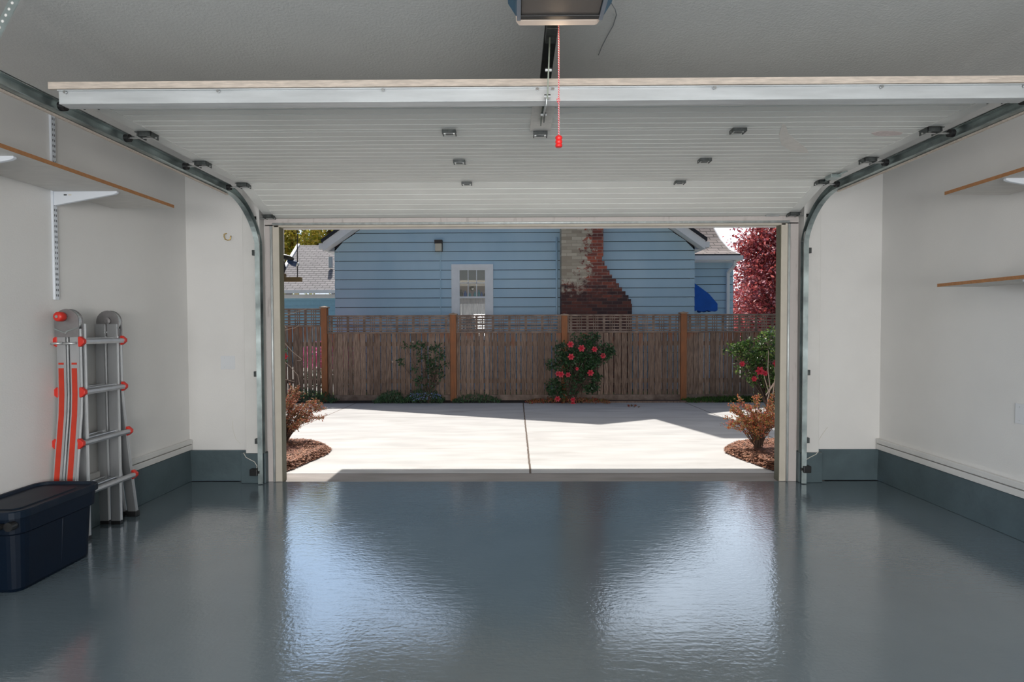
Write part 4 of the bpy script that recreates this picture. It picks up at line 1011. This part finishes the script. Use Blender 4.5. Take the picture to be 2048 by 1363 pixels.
# ------------------------------------------------------------------ plants
def branchy(base, tips, r0, name, root, m):
    mb = B()
    for t in tips:
        base_ = Vector(base) + Vector((R(-.02,.02), R(-.02,.02), 0)); t = Vector(t)
        mid = base_.lerp(t, .5) + Vector((R(-.04,.04), R(-.04,.04), R(0,.05)))
        mb.tube([base_, base_.lerp(mid, .5) + Vector((R(-.01,.01),)*3), mid, t], [r0, r0*.8, r0*.6, r0*.3], 5)
    return mb.build(name, m, root)
def barberry(name, base, W, H, label, lm, lean, n=52):
    root = thing(name, base, label, 'shrub', 'low rust-leaved shrubs in the mulch beds')
    stems = B(); lv = B()
    base = Vector(base)
    for i in range(n):
        a = R(0, 2*PI); rr = R(.2, 1)**.7
        tip = base + Vector((math.cos(a)*W*rr + lean*R(.2,1), math.sin(a)*W*.8*rr, H*R(.35, 1.0)*(1-.25*rr)))
        mid = base.lerp(tip, .5) + Vector((0, 0, H*.13))
        pts = [base + Vector((R(-.03,.03), R(-.03,.03), 0)), base.lerp(mid, .5)+Vector((R(-.02,.02), R(-.02,.02), .01)), mid, mid.lerp(tip, .5)+Vector((R(-.02,.02), R(-.02,.02), .03)), tip]
        stems.tube(pts, [.006, .0045, .0035, .0025, .0015], 4)
        for s in range(4):
            for k in range((0, 11, 28, 32)[s]):
                t = R(0, 1); p = pts[s].lerp(pts[s+1], t) + Vector((R(-.018,.018), R(-.018,.018), R(-.012,.02)))
                lv.leaf(p, R(.017, .032), R(.011, .018))
        # side twigs
        for q in range(3):
            p = pts[2].lerp(pts[4], R(0, 1)); e = p + Vector((R(-.09,.09), R(-.09,.09), R(-.02,.08)))
            stems.tube([p, e], [.002, .001], 3)
            for k in range(9): lv.leaf(p.lerp(e, R(0,1.05)) + Vector((R(-.01,.01), R(-.01,.01), R(-.01,.01))), R(.014,.026), R(.009,.014))
    stems.build('stems', M['bark'], root); lv.build('foliage', lm, root)
g = grd(566, 893); barberry('barberry_shrub', (g.x, g.y, gz(g.y)+.04), .42, .72, 'rust-leaved shrub in the left mulch bed', M['rust'], .10, 58)
g = grd(1516, 907); barberry('barberry_shrub', (g.x, g.y, gz(g.y)+.04), .36, .72, 'rust and green shrub in the right mulch bed', M['rustR'], 0, 56)

def bloom(root, p, r, m):
    mb = B(); p = Vector(p)
    for ring, (n, rad, tilt, ln) in enumerate(((6, .75, .25, 1.0), (5, .5, .6, .8), (4, .25, 1.1, .6))):
        for k in range(n):
            a = 2*PI*k/n + ring*.5
            # flower faces the camera (-Y): petals spread in XZ
            d = Vector((math.cos(a), -tilt, math.sin(a))).normalized(); sd = Vector((-math.sin(a), 0, math.cos(a)))
            b0 = p + d*r*.1; tip = p + d*r*ln; w = r*.55
            o = len(mb.v); mb.v += [tuple(b0), tuple(b0.lerp(tip, .5)+sd*w*.6+Vector((0,-.1*r,0))), tuple(tip+sd*w*.35), tuple(tip-sd*w*.35), tuple(b0.lerp(tip, .5)-sd*w*.6+Vector((0,-.1*r,0)))]
            mb.f.append((o, o+1, o+2, o+3, o+4))
    mb.lathe([(r*.05, -.2*r), (r*.3, 0), (r*.1, .15*r)], p, 7, 'y')
    return mb.build('bloom', m, root)
def bush(name, Y, blobs, base_px, label, lm, nleaf, lsize, blooms=(), bm='bloom', br=.055, depth=.2):
    base = at(base_px[0], base_px[1], Y); base.z = max(base.z, -.09)*0 - .075
    root = thing(name, base, label, 'bush')
    lv = B(); tips = []
    tot = sum(b[2]*b[3] for b in blobs)
    for px, py, rx, ry in blobs:
        c = at(px, py, Y); sx, sz = rx/F*Y, ry/F*Y
        n = int(nleaf*rx*ry/tot)
        # clusters
        for k in range(max(3, n//9)):
            a = R(0, 2*PI); q = R(0,1)**.5; z = R(-1,1)
            cc = c + Vector((math.cos(a)*q*sx, R(-1,1)*depth*.7, math.sin(a)*q*sz))
            if k % 4 == 0: tips.append(cc)
            for j in range(9):
                lv.leaf(cc + Vector((R(-.05,.05), R(-.05,.05), R(-.05,.05))), lsize*R(.7,1.3), lsize*R(.45,.7))
    branchy(base, tips[:60], .010, 'stems', root, M['bark'])
    lv.build('foliage', lm, root)
    for px, py, s in blooms: bloom(root, at(px, py, Y-depth*.9), br*s, M[bm])
    return root
bush('rose_bush', 9.86, [(1172,680,26,14),(1135,705,28,20),(1190,705,38,22),(1150,735,38,22),(1180,760,24,22),(1125,775,32,20),(1105,728,16,10),(1170,720,30,20),(1220,695,10,10)], (1140, 800),
     'dark green rose bush with red blooms before the middle of the fence', M['rose'], 3600, .058,
     [(1141,688,1.1),(1163,696,1.2),(1189,698,1.0),(1142,713,1.1),(1206,711,.9),(1116,747,.9),(1122,748,1.1),(1136,749,.9),(1181,745,1.1),(1154,737,.6),(1115,797,1.0),(1146,799,.9),(1146,806,.8)])
bush('rose_bush', 9.86, [(850,700,36,14),(875,715,26,24),(845,730,22,16),(870,758,24,20),(838,760,14,12),(818,690,16,6),(800,722,8,5)], (858, 800),
     'sparse leafy rose bush before the left half of the fence', M['rose'], 700, .055, [(785,723,.5),(826,683,.45)], 'twig', .04)
bush('camellia_bush', 8.9, [(1500,700,36,18),(1530,690,30,22),(1540,730,20,26),(1505,740,30,26),(1475,700,22,12),(1545,665,14,10),(1530,765,20,18),(1590,720,40,50)], (1540, 800),
     'glossy camellia bush with red blooms beside the right door jamb', M['camel'], 3000, .060, [(1519,741,1.2),(1552,726,1.0),(1530,746,.8),(1484,727,.8),(1508,757,.8)], 'bloom', .06)
# bare twigs left, dead stalks right
def twigs(name, lines, Y, label, r=.006, m='twig'):
    mb = B()
    for l in lines:
        pts = [at(px, py, Y + (i*.02)) for i, (px, py) in enumerate(l)]; mb.tube(pts, [r*(1-.6*i/(len(pts)-1)) for i in range(len(pts))], 5)
    o = mb.build(name, M[m]); tag(o, label, 'twigs'); return o
twigs('bare_twigs', [[(530,900),(538,800),(545,665),(545,640)],[(545,640),(563,632),(585,626),(613,617)],[(545,665),(563,661),(590,655),(601,648)],[(572,655),(566,645)],[(545,668),(563,678),(585,703),(604,718),(600,721),(594,721)],[(545,700),(563,718),(580,732),(596,750),(599,770)],[(556,745),(570,758),(590,763)]], 6.6, 'pale bare twigs reaching in beside the left door jamb', .005)
twigs('dead_stalks', [[(1537,885),(1535,800),(1540,780),(1550,765),(1560,760)],[(1532,790),(1548,765),(1562,765)],[(1545,795),(1551,750),(1549,733)],[(1538,785),(1530,758),(1528,750)],[(1552,790),(1556,750),(1555,715)],[(1540,775),(1536,740),(1537,700)]], 6.3, 'pale dead stalks standing behind the right rust-coloured shrub', .007)
# small red flower at far left by jamb
rt = thing('climbing_rose', (at(548, 712, 8.5).x, 8.5, -.05), 'small red rose climbing at the left door jamb edge', 'flower')
lv = B()
for k in range(90): lv.leaf(at(R(548,574), R(695,722), 8.5+R(-.1,.1)), .05, .03)
B().tube([(at(545,712,8.5).x, 8.5, -.05), at(550, 760, 8.5), at(556, 712, 8.5)], .008, 5).build('stem', M['bark'], rt)
lv.build('foliage', M['rose'], rt); bloom(rt, at(570, 712, 8.35), .05, M['bloom'])
# ground cover clumps at the fence foot
def clump(name, x0, x1, y, h, n, lm, label, cat, ls=.05):
    lv = B()
    for k in range(n):
        x = R(x0, x1); yy = y + R(-.22, .2); e = 1-abs((x-(x0+x1)/2)/((x1-x0)/2))**2.5
        p = Vector((x, yy, gz(yy)-.01)); zz = R(0, h*max(.25, e))
        lv.leaf(p + Vector((0,0,zz)), ls*R(.6,1.4), ls*R(.2,.45), Vector((R(-.6,.6), R(-.6,.6), R(.2,1.2))))
    o = lv.build(name, lm); tag(o, label, cat, kind='stuff'); return o
def gx(px, Y=9.95): return at(px, 790, Y).x
clump('ground_cover', gx(752), gx(812), 9.95, .20, 700, M['ground'], 'leafy green weeds at the foot of the fence left of the rose', 'ground cover')
cl = clump('ground_cover', gx(808), gx(888), 9.95, .24, 900, M['ground'], 'leafy plants with tiny blue flowers at the fence foot', 'ground cover')
lv = B()
for k in range(160): lv.leaf((R(gx(825), gx(885)), 9.75+R(-.05,.1), R(-.0,.12)), .022, .018)
lv.build('flower_heads', M['bluefl'], cl)
clump('ground_cover', gx(905), gx(1000), 9.97, .13, 500, M['ground'], 'low green weeds at the fence foot between two posts', 'ground cover')
clump('ground_cover', gx(560), gx(670), 10.0, .22, 900, M['ground'], 'dark green weeds at the foot of the left fence post', 'ground cover')
clump('leaf_litter', gx(1052), gx(1215), 9.86, .07, 700, M['rustR'], 'fallen rusty leaves and petals below the rose bush', 'leaves', .05)
clump('grass_strip', gx(1368), gx(1580), 9.97, .07, 2200, M['grass'], 'short green grass strip at the right fence foot', 'grass', .05)
lf = B(); 
for k in range(14): 
    p = grd(R(1255,1275), R(811,814)); lf.leaf((p.x, p.y, gz(p.y)+.008), .06, .035, Vector((R(-1,1), R(-1,1), .1)))
o = lf.build('fallen_leaves', M['rust']); tag(o, 'small heap of brown leaves on the far driveway edge', 'leaves')
# pink azaleas behind fence
az = thing('azalea_bush', (-4.0, 11.2, -.1), 'bright pink flowering bush glimpsed through the left fence boards', 'bush')
lv = B(); l2 = B()
for k in range(2600):
    p = Vector((R(-4.5,-3.35), 11.3+R(-.35,.35), .05+R(0,.95)))
    if p.z > .45: lv.leaf(p, .06, .05)
    else: l2.leaf(p, .06, .03)
lv.build('petals', M['pinkb'], az); l2.build('foliage', M['ground'], az)

# trees
def tree(name, trunk, crowns, label, lm, nleaf, ls, tr=.18, group=None):
    root = thing(name, trunk, label, 'tree')
    trunk = Vector(trunk)
    wood = B(); lv = B()
    tot = sum(c[3]**3 for c in crowns)
    c0 = crowns[0]; top = Vector(c0[:3])
    wood.tube([trunk, trunk.lerp(top, .5)+Vector((.1,0,0)), top], [tr, tr*.7, tr*.4], 9)
    for cx, cy, cz, r in crowns:
        c = Vector((cx, cy, cz)); s = trunk.lerp(top, .45); m_ = s.lerp(c, .5) + Vector((R(-.2,.2), R(-.2,.2), .1))
        wood.tube([s, m_, c], [tr*.4, tr*.25, tr*.1], 6)
        subs = []
        for k in range(14):
            dv_ = Vector((R(-1,1), R(-1,1), R(-1,1))).normalized(); q = c + dv_*r*R(.5, .95); subs.append(q)
            wood.tube([c, c.lerp(q, .5)+Vector((R(-.1,.1),)*3), q], [tr*.1, tr*.06, tr*.02], 4)
        n = int(nleaf*r**3/tot)
        k = 0
        while k < n:
            q = random.choice(subs) if R(0,1) < .6 else c + Vector((R(-1,1), R(-1,1), R(-1,1))).normalized()*r*R(.3, 1)
            for j in range(12):
                lv.leaf(q + Vector((random.gauss(0,1), random.gauss(0,1), random.gauss(0,1)))*r*.17, ls*R(.7,1.3), ls*R(.5,.8)); k += 1
    wood.build('trunk', M['bark'], root); lv.build('crown', lm, root)
tree('plum_tree', (9.9, 18.5, -.1), [(9.4, 18.5, 3.3, 1.9), (8.5, 18.2, 2.0, 1.3), (10.8, 18.6, 4.2, 2.0), (8.6, 18.8, 3.6, 1.1), (9.3, 18.4, 5.2, 1.2), (8.7, 18.6, 4.5, .95), (10.4, 18.2, 1.9, 1.7), (8.3, 18.3, .9, .9), (11.6, 19, 3, 1.8), (9.6, 20.5, 2.4, 2.1), (11.5, 21, 2.5, 2.4), (9.0, 20, 1.0, 1.5)], 'dark red leaved plum tree right of the blue house', M['plum'], 62000, .125)
tree('spring_tree', (-13.5, 31, 0), [(-12.6, 31, 7.4, 2.6), (-10.6, 31.3, 7.0, 1.7), (-14.8, 31, 6.3, 2.5), (-12.8, 31, 4.6, 1.8), (-11.2, 31.5, 5.8, 1.0), (-14.5, 31, 3.2, 1.4), (-9.6, 31.5, 6.2, 1.0)], 'yellow-green spring tree behind the teal house', M['ygreen'], 17000, .21, .3)

# ------------------------------------------------------------------ light
w = bpy.data.worlds.new('sky'); sc.world = w; w.use_nodes = True
nt = w.node_tree; bg = nt.nodes['Background']
sky = nt.nodes.new('ShaderNodeTexSky'); sky.sky_type = 'NISHITA'; sky.sun_disc = False
sky.sun_elevation = math.radians(54); sky.sun_rotation = math.radians(-16); sky.dust_density = 3.0; sky.air_density = 1.2
nt.links.new(sky.outputs[0], bg.inputs[0]); bg.inputs[1].default_value = 0.085
N = nt.nodes; L = nt.links
# invented cloud glow low in the sun-side sky, added for floor reflections
tc = N.new('ShaderNodeTexCoord'); sx = N.new('ShaderNodeSeparateXYZ'); L.new(tc.outputs['Generated'], sx.inputs[0])
def mrange(src, a, b_, c, d_):
    m = N.new('ShaderNodeMapRange'); m.interpolation_type = 'SMOOTHSTEP'
    for i, v in ((1, a), (2, b_), (3, c), (4, d_)): m.inputs[i].default_value = v
    L.new(src, m.inputs[0]); return m.outputs[0]
def mul(a, b_):
    m = N.new('ShaderNodeMath'); m.operation = 'MULTIPLY'; L.new(a, m.inputs[0]); L.new(b_, m.inputs[1]); return m.outputs[0]
up = mrange(sx.outputs[2], 0.0, 0.22, .5, 1.0); dn = mrange(sx.outputs[2], 0.50, 0.75, 1.0, 0.0); fr_ = mrange(sx.outputs[1], 0.2, 0.75, 0.0, 1.0)
cn_ = N.new('ShaderNodeTexNoise'); cn_.inputs['Scale'].default_value = 2.6; cn_.inputs['Detail'].default_value = 5; L.new(tc.outputs['Generated'], cn_.inputs['Vector'])
cl_ = mrange(cn_.outputs['Fac'], .35, .62, .45, 1.0)
k_ = mul(mul(mul(up, dn), fr_), cl_)
bg2 = N.new('ShaderNodeBackground')
cm_ = N.new('ShaderNodeMix'); cm_.data_type = 'RGBA'; cm_.inputs[6].default_value = (.42, .66, 1.0, 1); cm_.inputs[7].default_value = (.74, .86, 1.0, 1)
L.new(mrange(sx.outputs[0], -.25, .25, 0, 1), cm_.inputs[0]); L.new(cm_.outputs[2], bg2.inputs[0])
sm_ = N.new('ShaderNodeMath'); sm_.operation = 'MULTIPLY'; sm_.inputs[1].default_value = 2.5; L.new(k_, sm_.inputs[0]); L.new(sm_.outputs[0], bg2.inputs[1])
ad_ = N.new('ShaderNodeAddShader'); L.new(bg.outputs[0], ad_.inputs[0]); L.new(bg2.outputs[0], ad_.inputs[1]); L.new(ad_.outputs[0], N['World Output'].inputs[0])
sun = bpy.data.lights.new('sun', 'SUN'); sun.energy = 5.8; sun.angle = .0095; sun.color = (1, .955, .89)
so = bpy.data.objects.new('sun', sun); C.objects.link(so)
so.rotation_euler = Vector((.195, -.69, -1)).to_track_quat('-Z', 'Y').to_euler(); so.location = (-4, 14, 20)
# fill light added in the invented rear window band, source unseen
al = bpy.data.lights.new('rear_fill_light', 'AREA'); al.shape = 'RECTANGLE'; al.size = 4.6; al.size_y = 1.6; al.energy = 290; al.color = (1, .985, .965)
ao = bpy.data.objects.new('rear_fill_light', al); C.objects.link(ao); ao.location = (.1, YB-.02, 1.2); ao.rotation_euler = (PI/2 + .25, 0, 0)
# the opener's bulb
pl_ = bpy.data.lights.new('opener_bulb', 'POINT'); pl_.energy = .25; pl_.color = (1, .75, .5); pl_.shadow_soft_size = .04
po = bpy.data.objects.new('opener_bulb', pl_); C.objects.link(po); po.location = (.157, 2.03, 2.37)
# fill light of the added, unseen ceiling lamp
fl = bpy.data.lights.new('fill_lamp_light', 'AREA'); fl.shape = 'RECTANGLE'; fl.size = 1.2; fl.size_y = .2; fl.energy = 70; fl.color = (1, .98, .95)
fo_ = bpy.data.objects.new('fill_lamp_light', fl); C.objects.link(fo_); fo_.location = (0, -1.6, ZC-.10)

vs = sc.view_settings; vs.view_transform = 'Standard'; vs.look = 'None'; vs.exposure = 0; vs.gamma = 1; vs.use_curve_mapping = False
sc.cycles.max_bounces = 8; sc.cycles.diffuse_bounces = 5; sc.cycles.use_denoising = True; sc.cycles.sample_clamp_indirect = 6
sc.cycles.transparent_max_bounces = 8; sc.cycles.caustics_reflective = False; sc.cycles.caustics_refractive = False
